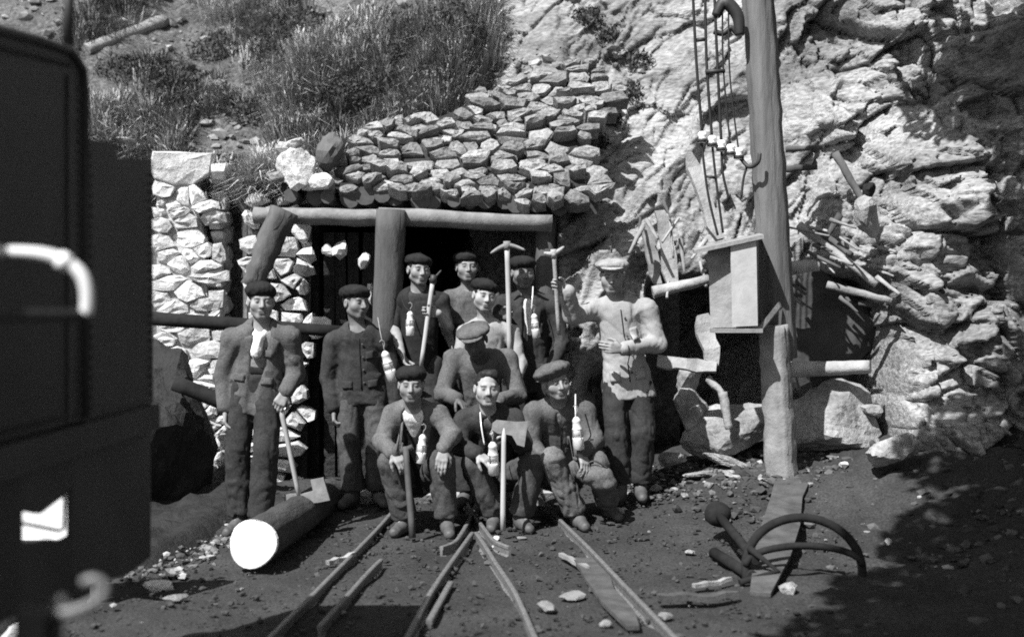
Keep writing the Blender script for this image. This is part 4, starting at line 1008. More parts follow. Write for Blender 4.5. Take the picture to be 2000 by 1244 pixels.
def hand(fd, wr, dr, pn, thumb, curl, zones=None):
    """palm and five fingers; dr towards the fingers, pn out of the palm, thumb = +1/-1 along cross(dr, pn)"""
    wr = np.array(wr[:], float); dr = nrm(dr); pn = nrm(pn); pn = nrm(pn - dr * (pn @ dr)); sd = np.cross(dr, pn) * thumb
    pn_ = pn; L = [(.042, .027, .02), (.046, .03, .021), (.043, .028, .02), (.034, .022, .018)]
    for i, o in enumerate((.030, .010, -.010, -.029)):
        base = wr + dr * .012 + sd * o * .5; kn = wr + dr * (.088 - abs(i - 1.2) * .005) + sd * o
        fd.cone(base, kn, .0155, .0125, .012)
        p = kn; an = math.radians(curl) * (.55 + .08 * i); d = dr
        for j, l in enumerate(L[i]):
            an_ = an * (1 if j == 0 else .95); d = nrm(d * math.cos(an_) + pn * math.sin(an_)); pn2 = nrm(pn - d * (pn @ d))
            q = p + d * l; fd.cone(p, q, .0102 - .0010 * j, .0094 - .0012 * j, .004); p = q
            pn = pn2
        pn = pn_
    t0 = wr + dr * .028 + sd * .022; t1 = t0 + nrm(dr * .6 + sd * .7 + pn * .35) * .042; t2 = t1 + nrm(dr * .8 + sd * .15 + pn * (.3 + curl / 90)) * .032; t3 = t2 + nrm(dr * .8 - sd * .1 + pn * (.3 + curl / 70)) * .024
    fd.cone(t0, t1, .016, .0125, .012); fd.cone(t1, t2, .0118, .0105, .004); fd.cone(t2, t3, .0105, .009, .004)

def person(label, d0, head, neck, shl, shr, ell_, wrl, elr, wrr, pel, knl=None, anl=None, knr=None, anr=None, yaw=0, pitch=0, roll=0,
           hl=None, hr=None, footl=None, footr=None, toel=None, toer=None, jacket=None, jopen=None, shirt=None, vest=None, trousers=None, cap='beret', capm=None, captilt=(0, 0),
           sleeve='long', hem=.12, mous=False, stub=.8, seed=1, belt=False, hairy=True, zfoot=None, skinny=1.0, tone=1.0, scarf=False, capoff=(0, 0, 0), pockets=True):
    J = lambda t: np.array(P(t[0], t[1], d0 + (t[2] if len(t) > 2 else 0))[:])
    hc, nk, sl, sr, el, wl_, er, wr, pv = map(J, (head, neck, shl, shr, ell_, wrl, elr, wrr, pel))
    upv = nrm(nk - pv); rt = nrm(sr - sl); fw = nrm(np.cross(upv, rt)) * -1       # towards the face
    if fw[1] > 0 and abs(fw[1]) > .5: fw = -fw
    rtp = nrm(rt * np.array([1, 1, .35])); hipl = pv - rtp * .088; hipr = pv + rtp * .088
    def foot(ft, an, x):
        if an is not None: return J(an)
        fx, fd_ = ft; d = d0 + fd_; X_ = (fx - 1000) * d / K; zz = gz(X_, d) if zfoot is None else zfoot
        return np.array([X_, d, zz + .095])
    al = foot(footl, anl, 0); ar = foot(footr, anr, 0)
    kl = J(knl) if knl is not None else (hipl + al) / 2 + np.array([-.015, -.05, .02])
    kr = J(knr) if knr is not None else (hipr + ar) / 2 + np.array([.015, -.05, .02])
    tl_ = np.array(toel) if toel is not None else np.array([-.06, -.17, 0]); tr_ = np.array(toer) if toer is not None else np.array([.06, -.17, 0])
    Rh = np.array((Matrix.Rotation(math.radians(yaw), 3, 'Z') @ Matrix.Rotation(math.radians(pitch), 3, 'X') @ Matrix.Rotation(math.radians(roll), 3, 'Y')))
    H = lambda x, y, z: hc + Rh @ np.array([x, y, z])
    allp = np.array([hc, nk, sl, sr, el, wl_, er, wr, pv, kl, kr, al, ar]); lo = allp.min(0) - .22; hi = allp.max(0) + .24
    lo[2] = min(al[2], ar[2]) - .11
    wz = [(w_ - .115, w_ + .115) for w_, h_ in ((wl_, hl), (wr, hr)) if h_ is not None]
    # ------------------------------------------------ body
    rs = random.Random(seed * 7); k1, k2, k3 = rs.uniform(.9, 1.12), rs.uniform(.85, 1.15), rs.uniform(.92, 1.12)
    fd = Field(lo, hi, .0145, [(hc - np.array([.1, .125, .135]), hc + np.array([.1, .1, .10]))] + wz)
    S = skinny
    fd.cone(pv, pv + (nk - pv) * .45, .125 * S, .112 * S, .03, fw=fw, sq=1.45); fd.cone(pv + (nk - pv) * .45, pv + (nk - pv) * .82, .112 * S, .128 * S, .03, fw=fw, sq=1.5)
    fd.cone(sl, sr, .045, .045, .04); fd.cone(nk, sl, .052, .045, .03); fd.cone(nk, sr, .052, .045, .03)
    for a, b, c in ((sl, el, wl_), (sr, er, wr)):
        fd.cone(a, b, .047, .037, .02); fd.cone(b, b + (c - b) * .35, .040, .040, .015); fd.cone(b + (c - b) * .35, c, .040, .026, .015)
    for a, b, c in ((hipl, kl, al), (hipr, kr, ar)):
        fd.cone(a, b, .080, .054, .03); fd.cone(b, b + (c - b) * .35, .052, .054, .02); fd.cone(b + (c - b) * .35, c, .054, .036, .02)
    for a, t in ((al, tl_), (ar, tr_)): fd.cone(a, a + t * .75 + np.array([0, 0, -.05]), .036, .028, .02)
    fd.cone(nk - upv * .02, H(0, .015, -.055), .056, .053, .025)
    # head
    fd.ell(H(0, .012, .035), (.075, .096, .083), Rh, .02); fd.ell(H(0, -.026, -.030), (.064 * k1, .069, .076 * k3), Rh, .025)
    fd.cone(H(-.05, .0, -.055), H(-.02, -.062, -.091), .022, .018, .02); fd.cone(H(.05, .0, -.055), H(.02, -.062, -.091), .02, .018, .02)
    fd.cone(H(-.012, -.07, -.091), H(.012, -.07, -.091), .018, .018, .015)
    fd.cone(H(-.036, -.078, .026), H(.036, -.078, .026), .014, .014, .014)
    for s_ in (-1, 1):
        fd.ell(H(s_ * .046, -.052, -.022), (.024, .024, .024), Rh, .03)
        fd.ell(H(s_ * .031, -.103, .006), (.019, .016, .013), Rh, .012, True); fd.ell(H(s_ * .031, -.080, .006), (.014, .012, .012), Rh, .004)
        fd.ell(H(s_ * .079, .012, -.004), (.011, .021, .032), Rh, .006); fd.ell(H(s_ * .088, .004, .0), (.006, .010, .016), Rh, .004, True)
    fd.cone(H(0, -.088, .020), H(0, -.088 - .024 * k2, -.026), .0085, .0115 * k2, .010); fd.cone(H(-.011, -.096, -.030), H(.011, -.096, -.030), .0085, .0085, .008)
    fd.cone(H(-.017, -.089, -.056), H(.017, -.089, -.056), .0085, .0085, .008); fd.cone(H(-.014, -.086, -.070), H(.014, -.086, -.070), .0095, .0095, .008)
    fd.cone(H(-.024, -.104, -.0635), H(.024, -.104, -.0635), .0045, .0045, .005, True)
    if mous: fd.cone(H(-.026, -.088, -.048), H(.026, -.088, -.048), .010, .010, .006)
    for h_, w_ in ((hl, wl_), (hr, wr)):
        if h_ is not None: hand(fd, w_, *h_)
        else:
            pass
    V, F = fd.surf()
    feet = (al + ar) / 2; org = Vector((float(feet[0]), float(feet[1]), float(min(al[2], ar[2]) - .095)))
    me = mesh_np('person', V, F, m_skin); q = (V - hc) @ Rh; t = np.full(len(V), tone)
    near = np.linalg.norm(V - hc, axis=1) < .17
    ax_ = np.abs(q[:, 0])
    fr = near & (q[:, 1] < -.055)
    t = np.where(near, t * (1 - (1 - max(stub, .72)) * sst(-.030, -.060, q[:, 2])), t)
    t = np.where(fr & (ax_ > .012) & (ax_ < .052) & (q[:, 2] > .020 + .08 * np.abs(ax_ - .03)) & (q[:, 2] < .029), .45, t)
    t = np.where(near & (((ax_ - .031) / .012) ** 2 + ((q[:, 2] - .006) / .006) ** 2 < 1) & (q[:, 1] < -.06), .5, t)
    t = np.where(fr & (ax_ < .023) & (q[:, 2] < -.052) & (q[:, 2] > -.076), t * .75, t)
    t = np.where(fr & (ax_ < .022) & (np.abs(q[:, 2] + .0635) < .003), .6, t)
    if mous: t = np.where(fr & (ax_ < .034) & (q[:, 2] < -.036) & (q[:, 2] > -.053), .28, t)
    t = np.where(fr & (ax_ < .014) & (np.abs(q[:, 2] + .038) < .003), .5, t)
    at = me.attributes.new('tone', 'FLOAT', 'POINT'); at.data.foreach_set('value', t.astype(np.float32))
    po = link('person', me, None, origin=org); tag(po, label, 'person', 'miners posing at the mine entrance')
    # ------------------------------------------------ hair and cap
    hz = hc + np.array([-.2, -.2, -.2]); hx_ = hc + np.array([.2, .2, .22])
    g = Field(hz, hx_, .009); g.ell(H(0, .018, .037), (.081, .099, .089), Rh, .01)
    g.ell(H(0, -.10, -.012 if cap else .012), (.064 if cap else .068, .075 if cap else .088, .072 if cap else .086), Rh, .01, True); g.half(H(0, 0, -.055), -(Rh @ np.array([0, -.3, 1])), hz, hx_)
    g.ell(H(-.082, -.01, -.01), (.016, .03, .034), Rh, .006, True); g.ell(H(.082, -.01, -.01), (.016, .03, .034), Rh, .006, True)
    if not cap: g.cone(H(-.03, -.045, .104), H(.045, -.035, .108), .020, .026, .02); g.cone(H(.02, -.06, .098), H(.055, -.05, .085), .014, .016, .02)
    garment(g, 'hair', m_hair, po, seed, .004, (40, 40, 40), .002)
    if cap:
        Rc = Rh @ np.array(Matrix.Rotation(math.radians(captilt[0]), 3, 'X') @ Matrix.Rotation(math.radians(captilt[1]), 3, 'Y'))
        C_ = lambda x, y, z: hc + Rh @ np.array([0, .01, .045]) + Rc @ (np.array([x, y - .01, z - .045]) + np.array(capoff))
        g = Field(hc - .26, hc + .27, .009)
        if cap == 'beret':
            g.ell(C_(0, .014, .062), (.088, .108, .034), Rc, .02); bs = rs.uniform(.95, 1.10); g.ell(C_(rs.uniform(-.012, .012), .010, .070 + rs.uniform(-.004, .006)), (.093 * bs, .112 * bs, .054 * rs.uniform(.9, 1.2)), Rc, .04); g.cone(C_(0, .0, .118), C_(0, 0, .138), .006, .005, .006)
        elif cap == 'big':
            g.ell(C_(0, .012, .062), (.088, .106, .034), Rc, .02); g.ell(C_(-.02, -.004, .086), (.132, .128, .056), Rc, .04)
        else:
            g.ell(C_(0, .012, .064), (.088, .108, .034), Rc, .02); g.ell(C_(0, -.014, .080), (.122, .138, .048), Rc, .04)
        g.ell(C_(0, .015, .02), (.074, .094, .06), Rc, .006, True)
        co = garment(g, 'cap', capm, po, seed + 3, .006, (16, 16, 16), .002)
        if cap == 'flat':
            g = Field(hc - .26, hc + .27, .007)
            Rv = Rc @ np.array(Matrix.Rotation(math.radians(12), 3, 'X'))
            g.ell(C_(0, -.112, .066), (.082, .062, .011), Rv, .004); garment(g, 'visor', capm, co, 1, 0)
    # ------------------------------------------------ clothes
    def torso(g, e, hem_, long_=True):
        base = pv - upv * hem_; mid = pv + (nk - pv) * .5; top_ = pv + (nk - pv) * .84
        g.cone(base, mid, .128 * S + e, .118 * S + e, .03, fw=fw, sq=1.38); g.cone(mid, top_, .118 * S + e, .132 * S + e, .03, fw=fw, sq=1.42)
        g.cone(sl, sr, .050 + e * .5, .050 + e * .5, .04); g.cone(nk - upv * .02, sl, .056 + e * .4, .052 + e * .4, .03); g.cone(nk - upv * .02, sr, .056 + e * .4, .052 + e * .4, .03)
        if e > .025 and knl is None:
            for h_ in (hipl, hipr): g.cone(h_ + upv * .08 - (h_ - pv) * .25, h_ - upv * (hem_ + .06), .100, .116, .03)
        ex = hem_ + .15
        g.half(base, -upv, base - .35, base + .35, .012)
        g.cone(nk + upv * .035 + fw * .05, nk + upv * .10 + fw * .07, .058, .07, .012, True)
    def sleeves(g, e, upto=1.0):
        for a, b, c in ((sl, el, wl_), (sr, er, wr)):
            g.cone(a, b, .053 + e, .046 + e, .03)
            if upto > 0: g.cone(b, b + (c - b) * (upto * .93), .046 + e, .034 + e, .018); 
            else: g.half(a + (b - a) * 1.0, nrm(b - a), b - .14, b + .14, .008)
    if shirt:
        in_ = jacket is not None; g = Field(lo, hi, .012); torso(g, .002 if in_ else .010, -.07 if in_ else .04); sleeves(g, -.006 if in_ else .008, 0 if in_ or sleeve == 'short' else .9)
        if sleeve == 'short': pass
        garment(g, 'shirt', shirt, po, seed + 11, .004 if in_ else .008)
    if vest:
        g = Field(lo, hi, .012); torso(g, .012 if jacket is not None else .018, .07)
        g.cone(nk + fw * .10, pv + (nk - pv) * .5 + fw * .16, .075, .035, .008, True)
        garment(g, 'waistcoat', vest, po, seed + 13, .004)
    if jacket:
        g = Field(lo, hi, .012); torso(g, .028, hem); 
        g.cone(sl + upv * .012 - rt * .004, sr + upv * .012 + rt * .004, .058, .058, .02); g.cone(sl + rt * .02, sr - rt * .02, .072, .072, .03, fw=fw, sq=1.15)
        sleeves(g, .018, 1.0 if sleeve == 'long' else 0)
        g.cone(nk - fw * .045 + upv * .02, nk + rt * .05 + fw * .02 + upv * .005, .040, .030, .015); g.cone(nk - fw * .045 + upv * .02, nk - rt * .05 + fw * .02 + upv * .005, .040, .030, .015)
        if jopen:
            a = nk + fw * .12 + upv * .02 + rt * jopen[2] if len(jopen) > 2 else nk + fw * .12 + upv * .02; b = pv - upv * (hem + .03) + fw * .15
            g.cone(a, b, jopen[0], jopen[1], .006, True)
        jo = garment(g, 'jacket', jacket, po, seed + 17, .008, (9, 9, 8), .003); JV = LASTV
        o_ = pv + (nk - pv) * .5; up_ = nrm(nk - pv); rt_ = nrm(rt - up_ * (rt @ up_)); fw_ = np.cross(rt_, up_); fw_ = fw_ if fw_ @ fw > 0 else -fw_
        hh = float(np.linalg.norm(nk - pv)) / 2
        if pockets:
            for s_ in (-1, 1):
                patch(JV, o_, rt_, up_, fw_, [(s_ * .055, -hh * .62), (s_ * .125, -hh * .60), (s_ * .128, -hh * .85), (s_ * .055, -hh * .88)], 'pocket', jacket, jo)
            patch(JV, o_, rt_, up_, fw_, [(.05, hh * .32), (.105, hh * .35), (.105, hh * .08), (.05, hh * .06)], 'pocket', jacket, jo)
        if jopen and jopen[0] > .05:
            cx_ = jopen[2] if len(jopen) > 2 else 0
            for s_ in (-1, 1):
                patch(JV, o_, rt_, up_, fw_, [(cx_ + s_ * (jopen[0] * .80), hh * .80), (cx_ + s_ * (jopen[0] * .80 + .055), hh * .68), (cx_ + s_ * (jopen[0] * .80 + .045), hh * .30), (cx_ + s_ * jopen[0] * .84, hh * .02)], 'lapel', jacket, jo, .009)
        else:
            pl = [surf_pt(JV, o_, rt_, up_, fw_, .008, h_) for h_ in np.linspace(hh * .78, -hh * .9, 9)]
            pl = [p + fw_ * .001 for p in pl if p is not None]
            if len(pl) > 3:
                MB().tube(pl, .004, 6).build('placket', m_vest, jo, True)
                for p in pl[1::2]: MB().lathe([(.008, 0), (.009, .003), (.004, .005)], p + rt_ * .022 + fw_ * .001, fw_, 8).build('button', m_leather, jo)
    if trousers:
        g = Field(lo, hi, .012); wst = pv + upv * .10
        g.cone(pv, wst, .138 * S, .130 * S, .02, fw=fw, sq=1.35); g.half(wst, upv, wst - .3, wst + .3, .008)
        for a, b, c in ((hipl, kl, al), (hipr, kr, ar)):
            g.cone(a, b, .098, .084, .012); e_ = c + (b - c) * .05; g.cone(b, b + (e_ - b) * .5, .084, .083, .012); g.cone(b + (e_ - b) * .5, e_, .083, .084, .012)
            g.half(e_ , nrm(c - b), e_ - .13, e_ + .13, .008)
        garment(g, 'trousers', trousers, po, seed + 19, .011, (10, 10, 7), .004)
    if belt:
        g = Field(pv - .25, pv + .3, .010); wst = pv + upv * .105
        g.cone(wst - upv * .018, wst + upv * .018, .137 * S, .137 * S, .01, fw=fw, sq=1.35); g.half(wst + upv * .024, upv, wst - .3, wst + .3, .004); g.half(wst - upv * .024, -upv, wst - .3, wst + .3, .004)
        garment(g, 'belt', m_vest, po, 3, 0)
    if scarf:
        g = Field(nk - .22, nk + .22, .010)
        for s_ in (-1, 1): g.cone(nk + upv * .04 + rt * s_ * .055, nk + fw * .085 - upv * .05 + rt * s_ * .022, .022, .020, .012); 
        g.cone(nk + fw * .09 - upv * .05, nk + fw * .105 - upv * .15, .032, .040, .015); garment(g, 'scarf', m_shirt, po, 5, .006, (20, 20, 12))
    for a, t in ((al, tl_), (ar, tr_)):
        z0_ = a[2] - .095; t = np.array(t, float); tn = nrm(t * np.array([1, 1, 0])); bl_ = np.array([a[0] - .2, a[1] - .3, z0_ - .02]); bh = np.array([a[0] + .2, a[1] + .3, a[2] + .15])
        bl_ = np.minimum(bl_, a + t - .1); bh = np.maximum(bh, a + t + .1)
        g = Field(bl_, bh, .010); hl_ = a - tn * .03; hl_[2] = z0_ + .035; to = a + t; to[2] = z0_ + .034 if len(t) < 3 or t[2] == 0 else a[2] + t[2]
        md = (hl_ + to) / 2 + np.array([0, 0, .018])
        g.cone(a + np.array([0, 0, .07]), a - np.array([0, 0, .02]), .050, .047, .015); g.cone(hl_, md, .036, .040, .02); g.cone(md, to, .042, .036, .02); g.cone(a, md, .042, .036, .02)
        g.half(np.array([a[0], a[1], z0_]), (0, 0, -1), bl_ - .1, bh + .1, .004)
        garment(g, 'boot', m_boot, po, seed + 23, .003, (20, 20, 20), .001)
    return po, dict(nk=nk, sl=sl, sr=sr, wl=wl_, wr=wr, fw=fw, pv=pv)
# ------------------------------------------------------------------ the eleven miners
gripf = lambda dr, pn, th: (dr, pn, th, 75)
person('standing miner beside the stone pier, open grey jacket, one hand on a long axe', 7.95,
       (510, 590), (514, 642, .04), (454, 664, .04), (566, 660, .02), (437, 738, .06), (441, 800, .0), (578, 730, .06), (557, 765, -.08), (500, 752, .06),
       footl=(470, .04), footr=(508, -.06), toel=(-.05, -.16, 0), toer=(.04, -.17, 0), yaw=16, pitch=2, hl=((0, -.2, -1), (1, .1, 0), -1, 40), hr=((-.35, -.35, -.8), (-.2, .8, -.3), 1, 70),
       jacket=m_jgrey, jopen=(.074, .046, .025), shirt=m_shirtg, trousers=m_trd, capm=m_capd, captilt=(-4, 4), belt=True, scarf=True, hem=.19, seed=3, skinny=.92)
person('miner in a dark buttoned jacket with arms hanging, face turned aside toward the big post', 8.8,
       (695, 592), (700, 645, .03), (652, 668, .04), (748, 664, .06), (640, 738, .06), (652, 800, -.02), (768, 735, .10), (772, 800, .08), (706, 762, .06),
       footl=(690, .0), footr=(738, .04), yaw=42, pitch=2, hl=((.05, -.2, -1), (1, .1, 0), -1, 60), hr=((0, 0, -1), (-1, 0, 0), 1, 50),
       jacket=m_jdark, shirt=m_shirt, trousers=m_trg, capm=m_capd, captilt=(-5, 6), hem=.10, seed=5, stub=.6, tone=.85)
person('back row miner next to the big post, dark waistcoat, holding a pale stick', 9.12,
       (818, 527), (818, 570, .05), (778, 588, .05), (862, 588, .05), (769, 640, .02), (785, 690, -.14), (876, 640, .02), (857, 612, -.20), (818, 715, .06),
       footl=(798, .05), footr=(840, .05), zfoot=.22, yaw=22, pitch=4, hl=((.3, -.3, -.9), (.8, -.1, .1), -1, 40), hr=((-1, -.1, .1), (0, -1, 0), 1, 75),
       shirt=m_jdark, sleeve='short', vest=m_vest, trousers=m_trd, capm=m_capd, captilt=(-4, 8), seed=7, stub=.55)
person('back row miner with rolled sleeves and round cap amid the tunnel mouth', 9.45,
       (912, 522), (918, 565, .05), (878, 582, .05), (962, 582, .05), (868, 632, .02), (884, 678, -.16), (972, 640, .05), (962, 690, -.1), (920, 715, .05),
       footl=(900, .05), footr=(942, .05), zfoot=.22, yaw=10, pitch=0, hl=((.5, -.5, -.7), (.7, .3, -.4), -1, 45), hr=((0, -.2, -1), (-1, 0, 0), 1, 45),
       shirt=m_jmid, sleeve='short', trousers=m_trd, capm=m_vest, captilt=(-6, 0), seed=9, stub=.6)
person('miner with a bright face half hidden behind the big capped man, pale shirt', 9.0,
       (946, 578), (950, 626, .05), (908, 650, .05), (1000, 650, .05), (895, 715, -.02), (910, 762, -.14), (1016, 712, .0), (1004, 762, -.12), (952, 775, .10),
       footl=(930, .1), footr=(972, .1), yaw=16, pitch=6, roll=6, jacket=None, shirt=m_jlight, sleeve='long', trousers=m_trd, capm=m_capd, captilt=(-6, 10), seed=11, tone=1.25)
person('miner in the middle row bending down, big tweed flat cap shading his lowered face', 8.62,
       (928, 664, -.05), (938, 700, .10), (886, 702, .14), (992, 702, .14), (864, 768, .04), (894, 780, -.16), (1012, 772, .04), (974, 784, -.16), (940, 850, .30),
       footl=(912, .2), footr=(970, .2), yaw=-4, pitch=30, roll=-3, hl=((.5, -.6, -.4), (.1, -.4, -.9), -1, 35), hr=((-.5, -.6, -.4), (-.1, -.4, -.9), 1, 35),
       jacket=m_jgrey, shirt=m_jdark, trousers=m_trd, cap='flat', capm=m_capg, captilt=(-10, -8), hem=.1, seed=13, tone=.45, capoff=(0, -.01, 0))
person('miner behind the tall pickaxe, dark jacket with a lamp hanging on his chest', 9.2,
       (1021, 533), (1030, 578, .05), (984, 596, .06), (1082, 598, .06), (968, 660, .02), (972, 618, -.16), (1096, 668, .04), (1078, 715, -.10), (1036, 740, .08),
       footl=(1012, .05), footr=(1062, .05), zfoot=.16, yaw=14, pitch=4, hl=((1, -.1, .2), (0, -1, 0), -1, 75), hr=((-.5, -.4, -.7), (-.6, .5, 0), 1, 40),
       jacket=m_jdark, shirt=m_shirt, jopen=(.055, .02), trousers=m_trd, cap='beret', capm=m_capd, captilt=(-4, 0), hem=.1, seed=15, stub=.6, tone=.75)
person('tall miner in light jacket and light flat cap, arm raised to a pickaxe', 8.62,
       (1195, 540), (1204, 586, .05), (1160, 606, .04), (1264, 606, .05), (1118, 618, -.10), (1108, 566, -.22), (1284, 672, .02), (1216, 682, -.20), (1226, 752, .06),
       footl=(1212, .0), footr=(1250, .02), toel=(-.10, -.16, 0), toer=(.0, -.17, 0), yaw=-4, pitch=10, hl=((-.9, -.1, .3), (-.1, -1, .1), 1, 76), hr=((-.9, -.2, .1), (0, .9, .1), -1, 35),
       jacket=m_jlight, shirt=m_jlight, trousers=m_trd, cap='flat', capm=m_capl, captilt=(-6, 0), hem=.10, seed=17, skinny=1.02)
person('squatting miner in open grey jacket, dark beret and white shirt front', 8.05,
       (803, 752), (808, 794, .10), (768, 812, .10), (856, 810, .10), (745, 862, .02), (768, 884, -.16), (884, 850, .0), (866, 876, -.16), (814, 935, .34),
       knl=(762, 902, -.08), anl=(792, 1014, .0), knr=(862, 900, -.08), anr=(872, 1016, -.04), toel=(-.06, -.15, 0), toer=(.03, -.17, 0), yaw=4, pitch=4,
       hl=((.55, -.5, -.5), (.3, .1, -.9), -1, 55), hr=((-.1, -.5, -.85), (-.1, .6, -.5), 1, 30), jacket=m_jmid, jopen=(.08, .065), shirt=m_shirt, vest=m_vest, trousers=m_trg, capm=m_capd, captilt=(-6, 0), hem=.06, seed=19, stub=.6, tone=1.1)
person('bareheaded squatting front row miner with dark hair holding an upright axe', 8.15,
       (951, 759), (954, 802, .10), (908, 822, .10), (1004, 820, .10), (896, 872, .04), (932, 886, -.14), (1022, 868, .0), (998, 842, -.20), (962, 935, .34),
       knl=(926, 906, -.06), anl=(966, 1006, .02), knr=(1042, 905, -.06), anr=(1016, 1008, .0), toel=(-.02, -.15, 0), toer=(.06, -.14, 0), yaw=8, pitch=2,
       hl=((.7, -.4, -.4), (.3, .1, -.9), -1, 40), hr=((-.8, -.3, .35), (-.1, .3, -.9), 1, 75), jacket=m_jdark, jopen=(.05, .02), shirt=m_jgrey, trousers=m_trg, cap=None, hem=.06, seed=21, mous=True, tone=1.25, stub=.95)
person('kneeling front row miner in large tilted grey beret, lamp on his chest', 8.15,
       (1087, 747), (1092, 788, .10), (1044, 806, .10), (1142, 806, .10), (1036, 868, .08), (1060, 892, -.06), (1162, 862, .04), (1134, 884, -.14), (1092, 925, .36),
       knl=(1078, 898, -.08), anl=(1126, 1004, .02), knr=(1165, 905, -.04), anr=(1190, 985, .20), toel=(.05, -.14, 0), toer=(.05, -.15, 0), yaw=16, pitch=3, roll=-8,
       hl=None, hr=((.3, -.5, -.75), (-.5, .5, -.4), 1, 40), jacket=m_jgrey, shirt=m_shirtg, jopen=(.035, .01), trousers=m_trm, cap='big', capm=m_capg, captilt=(-10, -12), hem=.08, seed=23, stub=.7, tone=1.05)

# ------------------------------------------------------------------ lamps
def lamp_make(loc, tilt, label, sc_=1.0):
    e = empty('miners_lamp', loc, label, 'lamp', 'safety lamps worn by the miners')
    o0 = Vector(loc)
    MB().lathe([(.024, 0), (.030, .004), (.0305, .055), (.031, .066), (.028, .068)], o0, n=16).build('fuel_tank', m_lamp, e, True)
    MB().lathe([(.0275, .068), (.0275, .105), (.027, .108)], o0, n=16).build('glass', m_lamp, e, True)
    MB().lathe([(.028, .108), (.028, .114), (.024, .120), (.022, .150), (.024, .155), (.021, .165), (.012, .176), (.006, .180)], o0, n=16).build('bonnet', m_lamp, e, True)
    rg = MB()
    for k in range(4):
        t = k * math.pi / 2; rg.rod(o0 + Vector((.029 * math.cos(t), .029 * math.sin(t), .06)), o0 + Vector((.029 * math.cos(t), .029 * math.sin(t), .115)), .003, n=6)
    rg.build('guard_bars', m_tool, e)
    MB().tube([o0 + Vector((x, 0, z)) for x, z in ((0, .178), (.003, .20), (.014, .215), (.014, .232), (.0, .243), (-.012, .234))], .0032, 6).build('hook', m_tool, e, True)
    e.rotation_euler = tilt; e.scale = (sc_,) * 3
    return e
def lamp_copy(src, loc, tilt, label, sc_=1.0):
    e = src.copy(); COL.objects.link(e); e.location = loc; e.rotation_euler = tilt; e.scale = (sc_,) * 3; e['label'] = label
    for c in list(src.children):
        k = c.copy(); COL.objects.link(k); k.parent = e
    return e
L0 = lamp_make(P(801, 656, 8.93), (0, 0, 0), 'white safety lamp hanging on the chest of the miner next to the big post')
lamp_copy(L0, P(768, 745, 8.62), (0, math.radians(-17), .4), 'tilted white safety lamp hanging from the jacket of the miner with turned face', 1.25)
lamp_copy(L0, P(1048, 660, 8.98), (0, math.radians(-9), .8), 'white safety lamp hanging on the chest of the miner behind the tall pickaxe')
lamp_copy(L0, P(821, 905, 7.90), (0, math.radians(5), .2), 'white safety lamp hanging before the dark waistcoat of the white fronted squatting miner', 1.05)
lamp_copy(L0, P(965, 926, 7.93), (math.radians(8), math.radians(-14), .9), 'long white safety lamp slanting beside the hand of the bareheaded squatting miner', 1.25)
lamp_copy(L0, P(1131, 878, 7.95), (0, math.radians(-6), .5), 'bright lamp hanging on the chest of the kneeling miner with the large beret', 1.2)
def strap(pts, label, mat=m_wire, r=.004):
    o = MB().tube(spline(pts, 5), r, 6).build('lamp_cord', mat, None, True); tag(o, label, 'cord')
strap([P(783, 575, 8.95), P(790, 598, 8.93), P(800, 607, 8.92)], 'cord from the shoulder to the lamp of the miner next to the big post')
strap([P(738, 620, 8.66), P(744, 655, 8.60), P(752, 686, 8.60)], 'thin pale chain from the collar to the tilted lamp beside the big post', m_tool, .004)
strap([P(1041, 560, 9.06), P(1040, 580, 8.98), P(1038, 604, 8.98)], 'pale chain to the lamp of the miner behind the tall pickaxe', m_lamp, .005)
strap([P(938, 805, 8.0), P(940, 832, 7.93), P(946, 868, 7.92)], 'pale chain to the long slanting lamp of the bareheaded miner', m_lamp, .005)
strap([P(1124, 770, 8.08), P(1124, 795, 7.97), P(1125, 826, 7.95)], 'pale chain to the lamp of the kneeling miner', m_lamp, .005)

# ------------------------------------------------------------------ tools
def pickaxe(a, b, lft, rgt, label, r=.018, hm=None, hr=.014, mat=m_handle):
    a = Vector(a); b = Vector(b)
    e = empty('pickaxe', a, label, 'pickaxe', 'pickaxes of the miners')
    MB().rod(a, b, r * .95, r * 1.1, 12, 6, .0015, 3).build('handle', mat, e, True)
    if lft is not None:
        m = b - (b - a).normalized() * .02; pts = spline([Vector(lft), m, Vector(rgt)], 6); n = len(pts)
        MB().tube(pts, [.005 + hr * (1 - abs(2 * i / (n - 1) - 1)) ** .6 for i in range(n)], 8).rod(m - (b - a).normalized() * .03, m + (b - a).normalized() * .03, r * 1.5, r * 1.5, 10).build('head', hm or m_tool, e, True)
    return e
pickaxe(P(996, 700, 8.96), P(990, 474, 8.96), P(958, 495, 8.96), P(1026, 489, 8.96), 'tall pickaxe with pale handle held upright in the middle of the group', .018, m_greywood)
pickaxe(P(1092, 655, 8.34), P(1081, 490, 8.34), P(1062, 494, 8.34), P(1102, 482, 8.36), 'pickaxe with thin dark handle gripped by the raised arm of the light jacket miner', .014, m_pale, mat=m_greywood)
pickaxe(P(822, 715, 8.84), P(847, 540, 8.88), P(838, 545, 8.88), P(862, 528, 8.88), 'slanting pale handled pick held by the miner next to the big post', .016, m_iron, .006)
def axe(a, b, blade, label, r=.017, mat=m_handle, thick=.03, hm=None):
    a = Vector(a); b = Vector(b); e = empty('axe', a, label, 'axe', 'axes of the miners')
    MB().rod(a, b, r * 1.1, r * .95, 12, 6, .0015, 4).build('handle', mat, e, True)
    MB().prism([Vector(p) - Vector((0, thick / 2, 0)) for p in blade], (0, thick, 0)).build('head', hm or m_tool, e)
    return e
AD = 7.95
